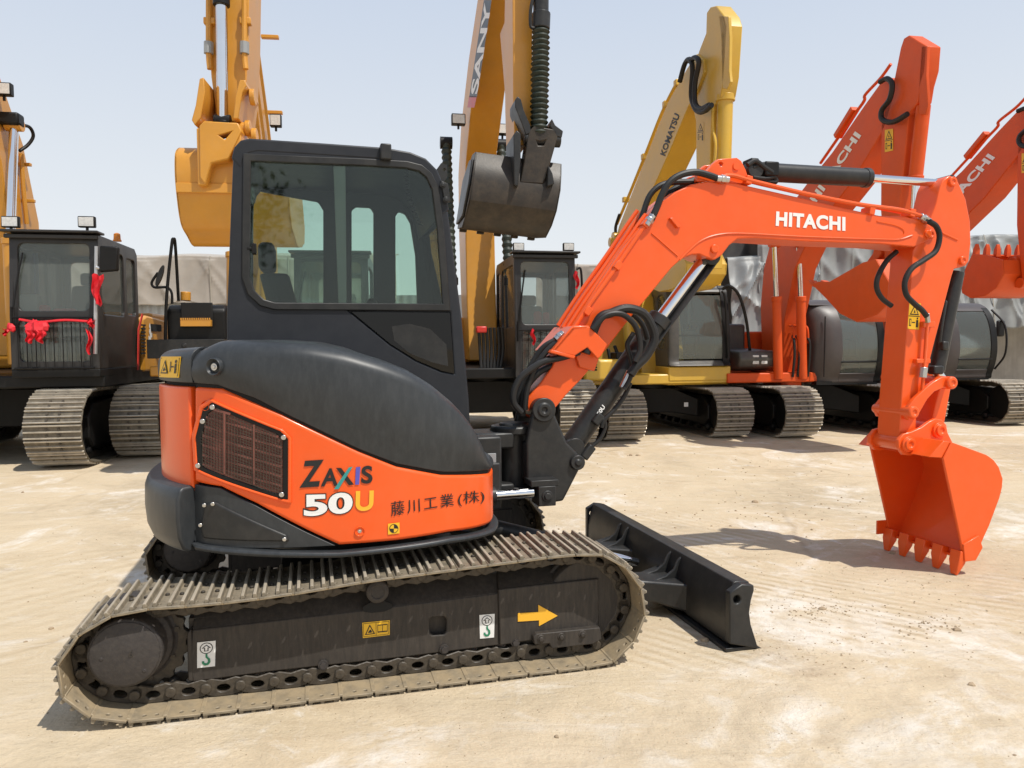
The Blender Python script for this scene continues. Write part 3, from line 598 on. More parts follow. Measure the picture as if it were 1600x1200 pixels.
mb = MB(); mb.cyl(S(984, 580, -.12), S(972, 606, -.12), .02, n=14); mb.build('hose_fitting', M['steel'], BC, bevel=.002)
mb = MB(); mb.box(S(918, 706, -.075), (.09, .05, .05), Matrix.Rotation(-R(50), 3, 'Y')); mb.box(S(934, 655, -.08), (.07, .04, .05), Matrix.Rotation(-R(50), 3, 'Y')); mb.build('port_block', M['charcoal'], BC, bevel=.008)
cq = bil([(932, 646), (941, 632), (946, 636), (937, 650)]); put_text('lettering', '50U', M['white'], BC, lambda u, v: S(*cq(1-v if False else u, v), -.085), .03)
# arm cylinder on top
b0, b1, b2 = S(1178, 268, 0), S(1355, 278, 0), S(1474, 287, 0)
AC = MB().cyl(b0, b1, .058, n=28).build('arm_cylinder', M['charcoal'], EX, bevel=.005); d2 = (b1-b0).normalized()
MB().cyl(b1-d2*.03, b1+d2*.008, .063, n=28).build('gland', M['charcoal'], AC, bevel=.005)
MB().cyl(b1, b2, .026, n=24).build('rod', M['chrome'], AC)
mb = MB(); mb.cyl(b0+Vector((-.03, -.07, 0)), b0+Vector((-.03, .07, 0)), .055); mb.cyl(b2+Vector((0, -.07, 0)), b2+Vector((0, .07, 0)), .045); mb.build('rod_eye', M['charcoal'], AC, bevel=.004)
hose([(1168, 258), (1180, 252), (1195, 262), (1207, 270)], -.07, .016, AC); hose([(1176, 262), (1196, 256), (1212, 262), (1212, 274), (1196, 279), (1176, 277)], -.06, .014, AC); hose([(1172, 280), (1190, 283), (1212, 284), (1208, 276)], -.05, .016, AC)
mb = MB(); mb.box(S(1200, 266, -.03), (.10, .1, .09)); mb.box(S(1173, 257, -.02), (.06, .1, .06)); mb.build('port_block', M['black'], AC, bevel=.01)

# --- arm
AY = .10
ap = [(1469, 292), (1474, 281), (1484, 274), (1494, 278), (1500, 290), (1509, 311), (1516, 346), (1517, 380), (1514, 408), (1509, 415), (1500, 418), (1491, 420), (1487, 432), (1480, 459), (1462, 528), (1447, 587), (1432, 640), (1431, 690), (1425, 702), (1412, 704), (1404, 694), (1409, 615), (1420, 480), (1427, 392), (1440, 362), (1455, 340), (1463, 318)]
ARM = MB().prism(LP(ap, -AY), -AY, AY).build('arm', M['orange'], EX, bevel=.006)
mb = MB()
for c, r in (((1487, 284), .032), ((1503, 407), .03), ((1453, 366), .03)):
    x, z = L(*c, -AY); mb.lathe((x, -AY, z), (0, -1, 0), [(-.22, r), (.012, r), (.018, r*.9), (.018, r*.45), (.012, r*.4)])
mb.tube([S(1472, 364, -AY), S(1496, 375, -AY)], .008, n=6); mb.build('pin_head', M['orange'], ARM, bevel=.002)
P = LP([(1421, 470), (1439, 472), (1435, 514), (1417, 512)], -AY); q = [(1421, 473), (1439, 474), (1436, 515), (1418, 514)]; aq = bil(q)
shapes('warning_label', warn_items(True), ARM, lambda u, v, l: S(*aq(u, v), -AY-.002-.0007*l), [M['stick'], M['ink']])
hose([(1452, 346), (1463, 354), (1468, 370), (1462, 392), (1444, 406), (1424, 420), (1414, 440), (1416, 460), (1428, 474), (1440, 484), (1448, 494)], -.17, .018, ARM)
hose([(1401, 393), (1385, 408), (1372, 432), (1370, 450), (1378, 466), (1393, 478)], -.02, .017, ARM)
pipe('oil_pipe', [(1449, 503), (1447, 530), (1444, 570), (1441, 610)], -.13, .011, 'orange', ARM, 0)
mb = MB(); mb.cyl(S(1448, 490, -.14), S(1450, 504, -.14), .018, n=6); mb.cyl(S(1444, 574, -.14), S(1442, 590, -.14), .026, n=6); mb.build('hose_fitting', M['steel'], ARM, bevel=.002)
mb = MB(); mb.box(S(1449, 507, -.115), (.09, .04, .04)); mb.box(S(1440, 564, -.115), (.11, .04, .03)); mb.cyl(S(1441, 614, -.13), S(1440, 619, -.13), .02, n=10); mb.build('pipe_clamp', M['orange'], ARM, bevel=.005)
# bucket cylinder behind the arm
c0, c1 = S(1494, 425, 0), S(1463, 580, 0)
KC = MB().cyl(c0, c1, .052, n=26).build('bucket_cylinder', M['charcoal'], EX, bevel=.004); MB().cyl(c1, S(1478, 600, 0), .03).build('rod', M['chrome'], KC)
mb = MB(); mb.box(S(1474, 540, -.045), (.05, .05, .06)); mb.tube([S(1478, 470, -.055), S(1472, 505, -.07), S(1468, 535, -.06)], .012); mb.box(S(1462, 578, -.04), (.08, .06, .06)); mb.build('port_block', M['charcoal'], KC, bevel=.01)
# links
lk = LP([(1416, 648), (1419, 636), (1430, 622), (1445, 608), (1458, 597), (1472, 589), (1484, 589), (1491, 597), (1487, 606), (1474, 606), (1460, 612), (1449, 624), (1437, 645), (1428, 656), (1420, 657)], -.15)
LK = child('bucket_link', EX)
for y in (-.15, .118): MB().prism(lk, y, y+.032).build('side_link', M['orange'], LK, bevel=.005)
MB().prism(LP([(1470, 602), (1488, 600), (1475, 672), (1455, 668)], -.09), -.085, .085).build('push_link', M['orange'], LK, bevel=.008)
mb = MB()
for c in ((1424, 644), (1484, 598)):
    x, z = L(*c, -.15); mb.lathe((x, -.15, z), (0, -1, 0), [(-.33, .028), (-.30, .04), (0, .042), (.02, .042), (.03, .034), (.03, .018), (.022, .016)])
mb.build('pin_head', M['orange'], LK, bevel=.003)
# bucket
BW = .33; BK = child('bucket', EX)
sp_ = LP([(1474, 716), (1487, 691), (1507, 698), (1526, 705), (1542, 711), (1553, 719), (1561, 730), (1567, 748), (1566, 762), (1562, 778), (1546, 821), (1522, 873), (1505, 875), (1503, 852), (1490, 790)], -BW)
for y in (-BW, BW-.018): MB().prism(sp_, y, y+.018).build('side_plate', M['orange'], BK, bevel=.004)
wr = [Vector((x, 0, z)) for x, z in [sp_[0]]+sp_[1:13]]; wr = [wr[0], wr[1]]+catmull(wr[1:], 4)[1:]
mb = MB(); cx = Vector((3.74, 0, .5)); inn_ = []
for i, p in enumerate(wr):
    t = (wr[min(i+1, len(wr)-1)]-wr[max(i-1, 0)]).normalized(); nn = Vector((-t.z, 0, t.x)); 
    if nn.dot(cx-p) < 0: nn = -nn
    inn_.append(p+nn*.016)
mb.rings([[Vector((p.x, y, p.z)) for p in wr]+[Vector((p.x, y, p.z)) for p in inn_[::-1]] for y in (-BW+.004, BW-.004)]); mb.build('shell', M['orange'], BK, bevel=.003)
lipx, lipz = L(1508, 874, -BW); tp = Vector(L(1498, 912, -BW))
for k in range(5):
    y = -BW+.035+k*(2*BW-.07)/4; mb = MB()
    a = Vector((lipx-.01, y, lipz+.05)); b = Vector((tp.x-.004, y, max(.003, tp.y+.05))); d = (b-a); nx = Vector((d.z, 0, -d.x)).normalized()
    mb.rings([[a+Vector((0, -.042, 0))+nx*.03, a+Vector((0, .042, 0))+nx*.03, a+Vector((0, .042, 0))-nx*.03, a+Vector((0, -.042, 0))-nx*.03], [a.lerp(b, .45)+Vector((0, sy*.04, 0))+nx*s_*.028 for sy, s_ in ((-1, 1), (1, 1), (1, -1), (-1, -1))], [b+Vector((0, sy*.022, 0))+nx*s_*.008 for sy, s_ in ((-1, 1), (1, 1), (1, -1), (-1, -1))]])
    mb.build('tooth', M['orange'], BK, bevel=.005)
for y in (-BW-.014, BW-.004): MB().prism(LP([(1503, 850), (1527, 836), (1533, 855), (1522, 875), (1505, 877)], -BW), y, y+.018).build('side_cutter', M['orange'], BK, bevel=.003)
mb = MB(); x, z = L(1376, 824, BW); mb.prism([(x-.03, z-.05), (x+.06, z-.05), (x+.06, z+.05), (x-.03, z+.05)], BW, BW+.012); mb.build('side_cutter', M['orange'], BK, bevel=.003)
er = LP([(1404, 700), (1404, 688), (1412, 678), (1424, 675), (1440, 668), (1452, 659), (1462, 654), (1472, 656), (1479, 664), (1481, 676), (1490, 694), (1480, 716), (1466, 712), (1440, 703), (1424, 712), (1412, 711)], -.145)
for y in (-.145, .115): MB().prism(er, y, y+.03).build('ear', M['orange'], BK, bevel=.005)
q = LP([(1405, 704), (1418, 709), (1474, 716), (1484, 694), (1470, 690), (1440, 700)], -.2); MB().prism([(sp_[0][0]-.0, sp_[0][1]), (sp_[1][0], sp_[1][1]), (sp_[1][0]-.05, sp_[1][1]+.01), (sp_[0][0]-.10, sp_[0][1]+.01)], -BW+.01, BW-.01).build('top_plate', M['orange'], BK, bevel=.004)
mb = MB()
for c in ((1419, 694), (1467, 672)):
    x, z = L(*c, -.15); mb.lathe((x, -.15, z), (0, -1, 0), [(-.33, .03), (-.30, .05), (0, .052), (.012, .052), (.012, .04), (.028, .038), (.028, .02), (.020, .018)])
mb.build('pin_head', M['orange'], BK, bevel=.003)
# --- tracks
tl = [(-1.0, .010), (0, .010), (1.0, .010)]
path = [(-1.02, .02), (-.6, .012), (0, .012), (.6, .012), (1.00, .012), (1.10, .055), (1.175, .13), (1.215, .23), (1.21, .33), (1.16, .425), (1.08, .50), (.97, .548), (.77, .552), (.40, .536), (.12, .522), (-.1, .512), (-.35, .490), (-.68, .475), (-.97, .478), (-1.10, .450), (-1.20, .385), (-1.262, .29), (-1.268, .20), (-1.22, .11), (-1.13, .045)]
pp = catmull([(x, z, 0) for x, z in path+path[:1]], 10); ln = [0]
for a, b in zip(pp, pp[1:]): ln.append(ln[-1]+(b-a).length)
NS = round(ln[-1]/.138); pit = ln[-1]/NS
def at_len(s):
    s %= ln[-1]
    for i in range(len(pp)-1):
        if s <= ln[i+1]: return pp[i].lerp(pp[i+1], (s-ln[i])/(ln[i+1]-ln[i]+1e-9))
def shoe_mesh():
    b = MB(); hx = pit/2-.0045; W = .2
    hs_ = [[(x+.0085*math.cos(k*math.pi/4), y+.0085*math.sin(k*math.pi/4)) for k in range(8)] for x in (-.012, .034) for y in (-.165, .165)]
    b.prism([(-hx, -W), (hx, -W), (hx, W), (-hx, W)], -.012, 0, holes=hs_, ax='z')
    for x, h in ((-hx+.009, .019), (-.008+.0, .017), (hx-.018, .019)):
        b.rings([[Vector((x-.010, y, -.001)), Vector((x+.010, y, -.001)), Vector((x+.006, y, h)), Vector((x-.006, y, h))] for y in (-W+.006, W-.006)])
    b.rings([[Vector((hx-.006, y, -.016)), Vector((hx+.012, y, -.016)), Vector((hx+.012, y, -.004)), Vector((hx-.006, y, -.004))] for y in (-W+.012, W-.012)])
    b.mi = 1
    for x in (-.034, .022):
        for y in (-.055, .055): b.cyl((x, y, -.002), (x, y, .009), .010, n=6)
    return b
def link_mesh():
    b = MB(); h = pit/2
    for y in (-.062, .042):
        P = [(-h-.018, -.052), (-h-.010, -.082), (-h+.02, -.092), (0, -.080), (h-.02, -.092), (h+.01, -.082), (h+.018, -.052), (h-.004, -.022), (.03, -.013), (-.03, -.013), (-h+.004, -.022)]
        b.prism(P, y, y+.02, holes=[[(.028*math.cos(k*math.pi/5), -.048+.017*math.sin(k*math.pi/5)) for k in range(10)]])
    b.cyl((-h, -.075, -.055), (-h, .075, -.055), .022, n=10)
    return b
TR = child('track', EX); YT = -.8
def pose(i):
    a, b = at_len(i*pit), at_len((i+1)*pit); c = (a+b)/2; d = (b-a).normalized()   # path runs forward below, back above
    n = Vector((d.y, -d.x))                                                         # outward
    m = Matrix(((d.x, 0, n.x, c.x), (0, 1, 0, YT), (d.y, 0, n.y, c.y), (0, 0, 0, 1))); return m
sh0 = shoe_mesh().build('track_shoe', [M['shoe'], M['chain']], TR, bevel=.0022, seg=1, smooth=30); lk0 = link_mesh().build('chain_link', M['chain'], TR, bevel=.003, seg=1)
for i in range(NS):
    o = sh0 if i == 0 else sh0.copy(); q = lk0 if i == 0 else lk0.copy()
    if i: C.objects.link(o); C.objects.link(q); o.parent = TR; q.parent = TR
    o.matrix_local = pose(i) @ Matrix.Rotation(random.uniform(-.012, .012), 4, 'Y'); q.matrix_local = pose(i)
# sprocket, motor, idler, rollers
mx, mz = -1.0, .268
mb = MB(); NT = 18; prof = []
for k in range(NT*4):
    a = 2*math.pi*k/(NT*4); r = (.178, .192, .192, .178)[k % 4]-(.0); prof.append((mx+r*math.cos(a), mz+r*math.sin(a)))
mb.prism(prof, YT-.018, YT+.018); SPK = mb.build('sprocket', M['chain'], TR, bevel=.003)
x, z = L(195, 1022, -.955)
mb = MB(); mb.lathe((x, -.74, z), (0, -1, 0), [(0, .19), (.07, .19), (.085, .165), (.11, .16), (.115, .142), (.205, .140), (.212, .134)]); MOT = mb.build('travel_motor', M['hub'], TR, bevel=.004)
mb = MB(); mb.lathe((x, -.952, z), (0, -1, 0), [(0, .130), (.004, .130), (.006, .126)]); mb.bolt((x-.085, -.957, z-.01), (0, -1, 0), .008, .004); mb.bolt((x+.07, -.957, z-.075), (0, -1, 0), .008, .004); mb.build('motor_cap', M['hub'], MOT, bevel=.002)
mb = MB()
for k in range(9):
    a = 2*math.pi*k/9+.2; mb.bolt((x+.175*math.cos(a), -.812, z+.175*math.sin(a)), (0, -1, 0), .012, .012)
mb.build('motor_bolt', M['chain'], MOT)
nq = bil([(201, 1016), (209, 1016), (208, 1027), (200, 1027)]); put_text('cast_number', '6', M['frame'], MOT, lambda u, v: S(*nq(u, v), -.9605), .01)
mb = MB(); mb.lathe((.965, YT-.06, .285), (0, 1, 0), [(0, .15), (.0, .19), (.02, .2), (.045, .2), (.05, .215), (.07, .215), (.075, .2), (.10, .2), (.12, .19), (.12, .15)], n=36); mb.cyl((.965, YT-.05, .285), (.965, YT+.1, .285), .07); mb.build('idler', M['frame'], TR, bevel=.004)
for xr in (-.62, -.3, .02, .34, .66):
    MB().lathe((xr, YT-.035, .12), (0, 1, 0), [(0, .03), (.01, .06), (.03, .06), (.035, .08), (.045, .08), (.05, .055), (.08, .055), (.085, .08), (.095, .08), (.1, .06), (.12, .06), (.13, .03)]).build('track_roller', M['frame'], TR, bevel=.003)
x, z = L(590, 925, -.9); MB().lathe((x, -.70, z), (0, -1, 0), [(0, .05), (.2, .05), (.205, .045), (.208, .03), (.203, .028)]).build('carrier_roller', M['hub'], TR, bevel=.004)
YF = -.86
FR = MB().prism(LP([(297, 1040), (300, 985), (305, 984), (540, 957), (770, 928), (779, 926), (781, 1008), (640, 1026), (420, 1050), (301, 1066)], YF), YF, YF+.03, holes=[LP([(671, 968), (676, 964), (693, 963), (698, 967), (698, 987), (694, 992), (676, 993), (671, 988)], YF)]).build('track_frame', M['frame'], TR, bevel=.006)
P0 = LP([(300, 987), (540, 958), (779, 927)], YF); P1 = LP([(306, 950), (540, 925), (779, 903)], YF+.07)
mb = MB(); mb.rings([[Vector((a[0], YF+.002, a[1])), Vector((b[0], YF+.09, b[1]+.02)), Vector((b[0], YF+.11, b[1]+.005)), Vector((a[0], YF+.03, a[1]-.015))] for a, b in zip(P0, P1)]); mb.build('frame_upper_plate', M['frame'], FR, bevel=.004)
MB().prism(LP([(779, 921), (935, 904), (936, 984), (840, 990), (836, 1000), (781, 1009)], YF-.012), YF-.012, YF+.02).build('front_guard', M['frame'], FR, bevel=.006)
mb = MB(); g0 = LP([(779, 921), (935, 904)], YF); g1 = LP([(779, 900), (930, 884)], YF+.06); mb.rings([[Vector((a[0], YF-.01, a[1]-.002)), Vector((b[0], YF+.09, b[1]+.02)), Vector((b[0], YF+.11, b[1])), Vector((a[0], YF+.02, a[1]-.02))] for a, b in zip(g0, g1)]); mb.build('frame_upper_plate', M['frame'], FR, bevel=.004)
MB().box((.0, YT+.03, .25), (1.62, .10, .22)).build('frame_core', M['frame'], FR)
mb = MB(); mb.prism(LP([(833, 995), (838, 990), (937, 980), (940, 998), (926, 1006), (862, 1013), (858, 1005), (835, 1007)], YF-.04), YF-.045, YF+.02)
for c in ((845, 998), (877, 995), (910, 991)): mb.bolt(S(*c, YF-.045), (0, -1, 0), .013, .014)
mb.build('chain_guide', M['frame'], FR, bevel=.004)
mb = MB()
for c in ((505, 1039), (694, 1014), (805, 1003)): mb.bolt(S(*c, YF-.006), (0, -1, 0), .015, .016)
mb.build('frame_bolt', M['hub'], FR)
MB().prism(LP([(292, 990), (299, 983), (302, 1064), (294, 1064)], YF), YF-.002, YF+.25).build('frame_end', M['frame'], FR, bevel=.004)
MB().prism(LP([(566, 948), (580, 940), (600, 938), (612, 943), (612, 950), (600, 955), (580, 957), (568, 955)], YF-.0), YF-.006, YF-.001).build('roller_recess', M['gap'], FR, smooth=0)
# labels on the frame
def fr_label(name, q, items, mats, y=YF): f = bil(q); return shapes(name, items, FR, lambda u, v, l: S(*f(u, v), y-.0025-.0008*l), mats)
hook = [(0, 0, RECT(0, 0, 1, 1)), (1, 1, circ(.5, .74, .36, .22)), (0, 2, circ(.5, .74, .31, .19)), (1, 3, [(.5, .88), (.24, .74), (.38, .74), (.38, .62), (.62, .62), (.62, .74), (.76, .74)]), (0, 4, [(.5, .84), (.36, .76), (.44, .76), (.44, .65), (.56, .65), (.56, .76), (.64, .76)]), (2, 3, [(.46, .52), (.56, .52), (.56, .42), (.72, .3), (.74, .18), (.62, .08), (.42, .06), (.28, .14), (.26, .24), (.38, .24), (.42, .16), (.54, .15), (.6, .22), (.58, .3), (.46, .38)])]
for q in ([(308, 1004), (337, 1001), (336, 1041), (308, 1044)], [(749, 961), (773, 959), (772, 996), (750, 998)]): fr_label('lifting_label', q, hook, [M['stickw'], M['ink'], M['green']])
fr_label('warning_label', [(566, 973), (609, 969), (609, 992), (567, 997)], [(0, 0, RECT(0, 0, 1, 1)), (1, 1, RECT(.03, .06, .97, .94)), (0, 2, RECT(.045, .09, .955, .91)), (1, 3, [(.08, .18), (.46, .18), (.27, .84)]), (0, 4, [(.14, .24), (.40, .24), (.27, .70)]), (1, 5, [(.2, .28), (.36, .3), (.3, .5), (.22, .4)]), (1, 3, RECT(.49, .1, .505, .9)), (1, 3, RECT(.55, .24, .92, .76)), (0, 4, RECT(.57, .32, .725, .7)), (0, 4, RECT(.745, .32, .90, .7))], [M['stick'], M['ink']])
MB().prism(LP([(809, 958), (841, 956), (841, 945), (871, 962), (842, 978), (842, 969), (809, 971)], YF-.013), YF-.0155, YF-.0125).build('arrow_label', M['ltyel'], FR, smooth=0)
# far track: the same parts one gauge further
TR2 = child('track', EX); TR2.location = (0, 1.6, 0)
def copy_tree(o, par):
    c = o.copy(); C.objects.link(c); c.parent = par
    for k in o.children: copy_tree(k, c)
    return c
for k in list(TR.children):
    if k.name.startswith('track_frame'):
        c = k.copy(); C.objects.link(c); c.parent = TR2
        for g in k.children:
            if not g.name.startswith(('warning', 'lifting', 'arrow')): copy_tree(g, c)
    else: copy_tree(k, TR2)
# --- undercarriage and blade
mb = MB(); mb.box((0, 0, .36), (.9, 1.2, .2)); mb.cyl((-.1, 0, .42), (-.1, 0, .66), .42, n=40); mb.build('turntable', M['black'], EX, bevel=.01)
BL = child('dozer_blade', EX)
xb0 = 1.655
prf = [(1.655, .045), (1.815, -.0+.004), (1.80, .05), (1.772, .13), (1.763, .19), (1.772, .25), (1.788, .30), (1.786, .325), (1.72, .335), (1.655, .30)]
for y in (-1.0, .955): MB().prism(prf, y, y+.045, holes=[[(1.694+.021*math.cos(k*math.pi/6), .262+.021*math.sin(k*math.pi/6)) for k in range(12)]]).build('end_plate', M['charcoal'], BL, bevel=.006)
mb = MB(); mb.prism([(1.668, .03), (1.82, .003), (1.80, .05), (1.772, .13), (1.763, .19), (1.772, .25), (1.79, .305), (1.786, .33), (1.725, .337), (1.70, .334), (1.676, .27), (1.662, .18), (1.660, .06)], -.956, .956); mb.build('mouldboard', M['charcoal'], BL, bevel=.004)
mb = MB(); mb.prism([(1.64, .0), (1.84, .0), (1.80, .016), (1.64, .02)], -.99, .99); mb.build('cutting_edge', M['charcoal'], BL, bevel=.002)
for sy in (-1, 1):
    y = sy*.36
    mb = MB(); mb.rings([[Vector((x, y-wd, z-h)), Vector((x, y+wd, z-h)), Vector((x, y+wd, z+h)), Vector((x, y-wd, z+h))] for x, wd, z, h in ((.3, .06, .36, .06), (.9, .06, .26, .06), (1.35, .075, .16, .06), (1.52, .10, .14, .06), (1.68, .20, .12, .08))]); mb.build('push_arm', M['charcoal'], BL, bevel=.012)
    for dy in (-.07, .05): MB().prism([(1.70, .32), (1.672, .30), (1.650, .25), (1.60, .215), (1.52, .195), (1.40, .19), (1.40, .10), (1.70, .08)], y+dy, y+dy+.018).build('gusset', M['charcoal'], BL, bevel=.004)
mb = MB(); mb.box((1.0, 0, .20), (.16, .7, .1)); mb.build('cross_member', M['charcoal'], BL, bevel=.01)
bc = MB().cyl((.55, 0, .50), (1.2, 0, .30), .05).build('blade_cylinder', M['charcoal'], BL); MB().cyl((1.2, 0, .30), (1.62, 0, .17), .026).build('rod', M['chrome'], bc)
# ------------------------------------------------------------------ ground
def ground_mat():
    m = bpy.data.materials.new('dry_beige_ground'); m.use_nodes = True; t = m.node_tree; N = t.nodes; K = t.links.new; b = N['Principled BSDF']
    tc = N.new('ShaderNodeTexCoord')
    def noise(sc, det=6, rough=.6, dist=0., mapping=None):
        n = N.new('ShaderNodeTexNoise'); n.inputs['Scale'].default_value = sc; n.inputs['Detail'].default_value = det; n.inputs['Roughness'].default_value = rough; n.inputs['Distortion'].default_value = dist
        if mapping:
            mp = N.new('ShaderNodeMapping'); mp.inputs['Rotation'].default_value = (0, 0, R(mapping[0])); mp.inputs['Scale'].default_value = (mapping[1], mapping[2], 1); K(tc.outputs['Object'], mp.inputs[0]); K(mp.outputs[0], n.inputs[0])
        else: K(tc.outputs['Object'], n.inputs[0])
        return n.outputs[0]
    def ramp(x, a, c, lo=0., hi=1.):
        r = N.new('ShaderNodeMapRange'); r.inputs[1].default_value = a; r.inputs[2].default_value = c; r.inputs[3].default_value = lo; r.inputs[4].default_value = hi; K(x, r.inputs[0]); return r.outputs[0]
    def mix(f, a, c, mode='MIX'):
        x = N.new('ShaderNodeMix'); x.data_type = 'RGBA'; x.blend_type = mode
        if isinstance(f, float): x.inputs[0].default_value = f
        else: K(f, x.inputs[0])
        for i, v in ((6, a), (7, c)):
            if isinstance(v, tuple): x.inputs[i].default_value = (*v, 1)
            else: K(v, x.inputs[i])
        return x.outputs[2]
    def mul(a, c):
        x = N.new('ShaderNodeMath'); x.operation = 'MULTIPLY'; K(a, x.inputs[0]); K(c, x.inputs[1]); return x.outputs[0]
    big = noise(.35, 5); med = noise(1.6, 8, .65, .6); fine = noise(22, 8, .7); str1 = noise(1.6, 9, .68, 1.2, (18, 1.0, 3.2)); str2 = noise(1.5, 8, .66, 1.0, (-38, .9, 4)); patch = noise(.55, 6, .6, 1.2); patch2 = noise(2.2, 9, .7, 1.5)
    col = mix(ramp(big, .35, .65), (.54, .43, .282), (.61, .497, .342))
    col = mix(ramp(med, .38, .7, 0., .7), col, (.635, .515, .355))
    col = mix(mul(ramp(patch, .50, .64), ramp(str1, .45, .62, 0., .85)), col, (.47, .355, .222))
    col = mix(mul(ramp(patch, .36, .52, 1., 0.), ramp(str2, .48, .62, 0., .7)), col, (.66, .565, .43))
    col = mix(mul(ramp(patch2, .56, .66), ramp(patch, .42, .58, .15, .95)), col, (.70, .64, .55))
    col = mix(mul(ramp(noise(.9, 7, .65, .8), .60, .74), ramp(fine, .35, .6)), col, (.36, .26, .17))
    col = mix(ramp(fine, .56, .78, 0., .35), col, (.34, .26, .17))
    vor = N.new('ShaderNodeTexVoronoi'); vor.feature = 'DISTANCE_TO_EDGE'; vor.inputs['Scale'].default_value = .42
    mpv = N.new('ShaderNodeMix'); mpv.data_type = 'VECTOR'; mpv.inputs[0].default_value = .22; K(tc.outputs['Object'], mpv.inputs[4]); nc = N.new('ShaderNodeTexNoise'); nc.inputs['Scale'].default_value = 1.1; nc.inputs['Detail'].default_value = 6; K(tc.outputs['Object'], nc.inputs[0]); K(nc.outputs[1], mpv.inputs[5]); K(mpv.outputs[1], vor.inputs[0])
    col = mix(mul(ramp(vor.outputs[0], .0, .012, .45, 0.), ramp(patch, .45, .6)), col, (.30, .22, .14))
    def spot(cx, cy, r0, r1):                                # 1 inside r0, fading to 0 at r1, ragged by noise
        s_ = N.new('ShaderNodeVectorMath'); s_.operation = 'DISTANCE'; K(tc.outputs['Object'], s_.inputs[0]); s_.inputs[1].default_value = (cx, cy, 0)
        a_ = N.new('ShaderNodeMath'); a_.operation = 'MULTIPLY_ADD'; K(noise(1.4, 6, .65), a_.inputs[0]); a_.inputs[1].default_value = 1.6; K(s_.outputs['Value'], a_.inputs[2])
        return ramp(a_.outputs[0], r0+.8, r1+.8, 1., 0.)
    def bands(ang, sc, dist, kind='BANDS', org=None):
        w_ = N.new('ShaderNodeTexWave'); w_.wave_type = kind; w_.inputs['Scale'].default_value = sc; w_.inputs['Distortion'].default_value = dist; w_.inputs['Detail'].default_value = 3; w_.inputs['Detail Scale'].default_value = 2.5
        mp = N.new('ShaderNodeMapping'); mp.inputs['Rotation'].default_value = (0, 0, R(ang)); 
        if org: mp.inputs['Location'].default_value = (-org[0], -org[1], 0); w_.rings_direction = 'Z'
        K(tc.outputs['Object'], mp.inputs[0]); K(mp.outputs[0], w_.inputs[0]); return w_.outputs[1]
    fine2 = noise(75, 6, .75); col = mix(ramp(fine2, .50, .68, 0., .30), col, (.36, .28, .19)); col = mix(ramp(fine2, .46, .32, 0., .25), col, (.70, .63, .52)); bumps = [(fine2, .35, .006)]
    for (cx, cy, r0, r1, ang, sc, light, dark, k) in ((1.75, 4.25, .35, .95, -52, 3.6, (.66, .57, .44), (.40, .30, .19), .8), (3.1, 4.1, .3, .9, -60, 3.2, (.63, .54, .41), (.42, .32, .20), .6), (1.2, 5.9, .3, .9, -40, 3.2, (.68, .60, .48), (.46, .36, .23), .6), (-2.6, 4.6, .6, 1.8, 35, 2.2, (.62, .52, .37), (.50, .39, .25), .5), (.9, 3.75, .2, .6, -48, 4.0, (.64, .55, .42), (.42, .32, .2), .6)):
        f_ = spot(cx, cy, r0, r1); w_ = bands(ang, sc, 1.2); hz_ = ramp(noise(3.2, 6, .7), .40, .58)
        f2_ = mul(f_, hz_); col = mix(mul(f2_, ramp(w_, .55, .8, 0., k)), col, light); col = mix(mul(f2_, ramp(w_, .38, .15, 0., k*.8)), col, dark); bumps.append((mul(f2_, w_), .09, .010))
    for (cx, cy, r0, r1, org, sc) in ((1.6, 3.1, .1, .9, (.2, 4.6), .9), (1.0, 2.75, .1, .7, (3.2, 1.2), 1.1)):
        f_ = spot(cx, cy, r0, r1); w_ = bands(0, sc, 3.5, 'RINGS', org); hz_ = ramp(noise(2.6, 8, .7, 1.), .44, .60)
        col = mix(mul(mul(f_, hz_), ramp(w_, .35, .8, .1, .9)), col, (.74, .69, .61)); col = mix(mul(mul(f_, hz_), ramp(w_, .25, .08, 0., .7)), col, (.42, .33, .22)); bumps.append((mul(mul(f_, hz_), w_), .18, .015))
    wh = mul(ramp(noise(.8, 8, .68, 1.0), .53, .64), ramp(noise(6, 7, .7), .34, .56)); gr_ = mul(ramp(noise(.45, 8, .7, .6), .50, .62), ramp(noise(9, 7, .72), .35, .62, .2, .9)); col = mix(gr_, col, (.43, .345, .235)); col = mix(wh, col, (.72, .66, .57))
    sp_ = N.new('ShaderNodeTexVoronoi'); sp_.inputs['Scale'].default_value = 16; K(tc.outputs['Object'], sp_.inputs[0]); col = mix(mul(ramp(sp_.outputs[0], .05, .10, .8, 0.), ramp(noise(1.1, 4), .5, .62)), col, (.27, .20, .13))
    K(col, b.inputs['Base Color']); b.inputs['Roughness'].default_value = .9; b.inputs['Specular IOR Level'].default_value = .25
    def bump(h, st, dist, prev=None):
        x = N.new('ShaderNodeBump'); x.inputs['Strength'].default_value = st; x.inputs['Distance'].default_value = dist; K(h, x.inputs['Height'])
        if prev: K(prev, x.inputs['Normal'])
        return x.outputs[0]
    nb = bump(str1, .5, .03); nb = bump(med, .6, .05, nb); nb = bump(fine, .6, .014, nb); nb = bump(str2, .4, .025, nb)
    for h_, st_, di_ in bumps: nb = bump(h_, st_, di_, nb)
    K(nb, b.inputs['Normal']); return m
M['ground'] = ground_mat()
g = MB(); g.box((0, 60, -.5), (600, 600, 1.0)); go = g.build('ground', M['ground'], smooth=0); tag(go, kind='structure')
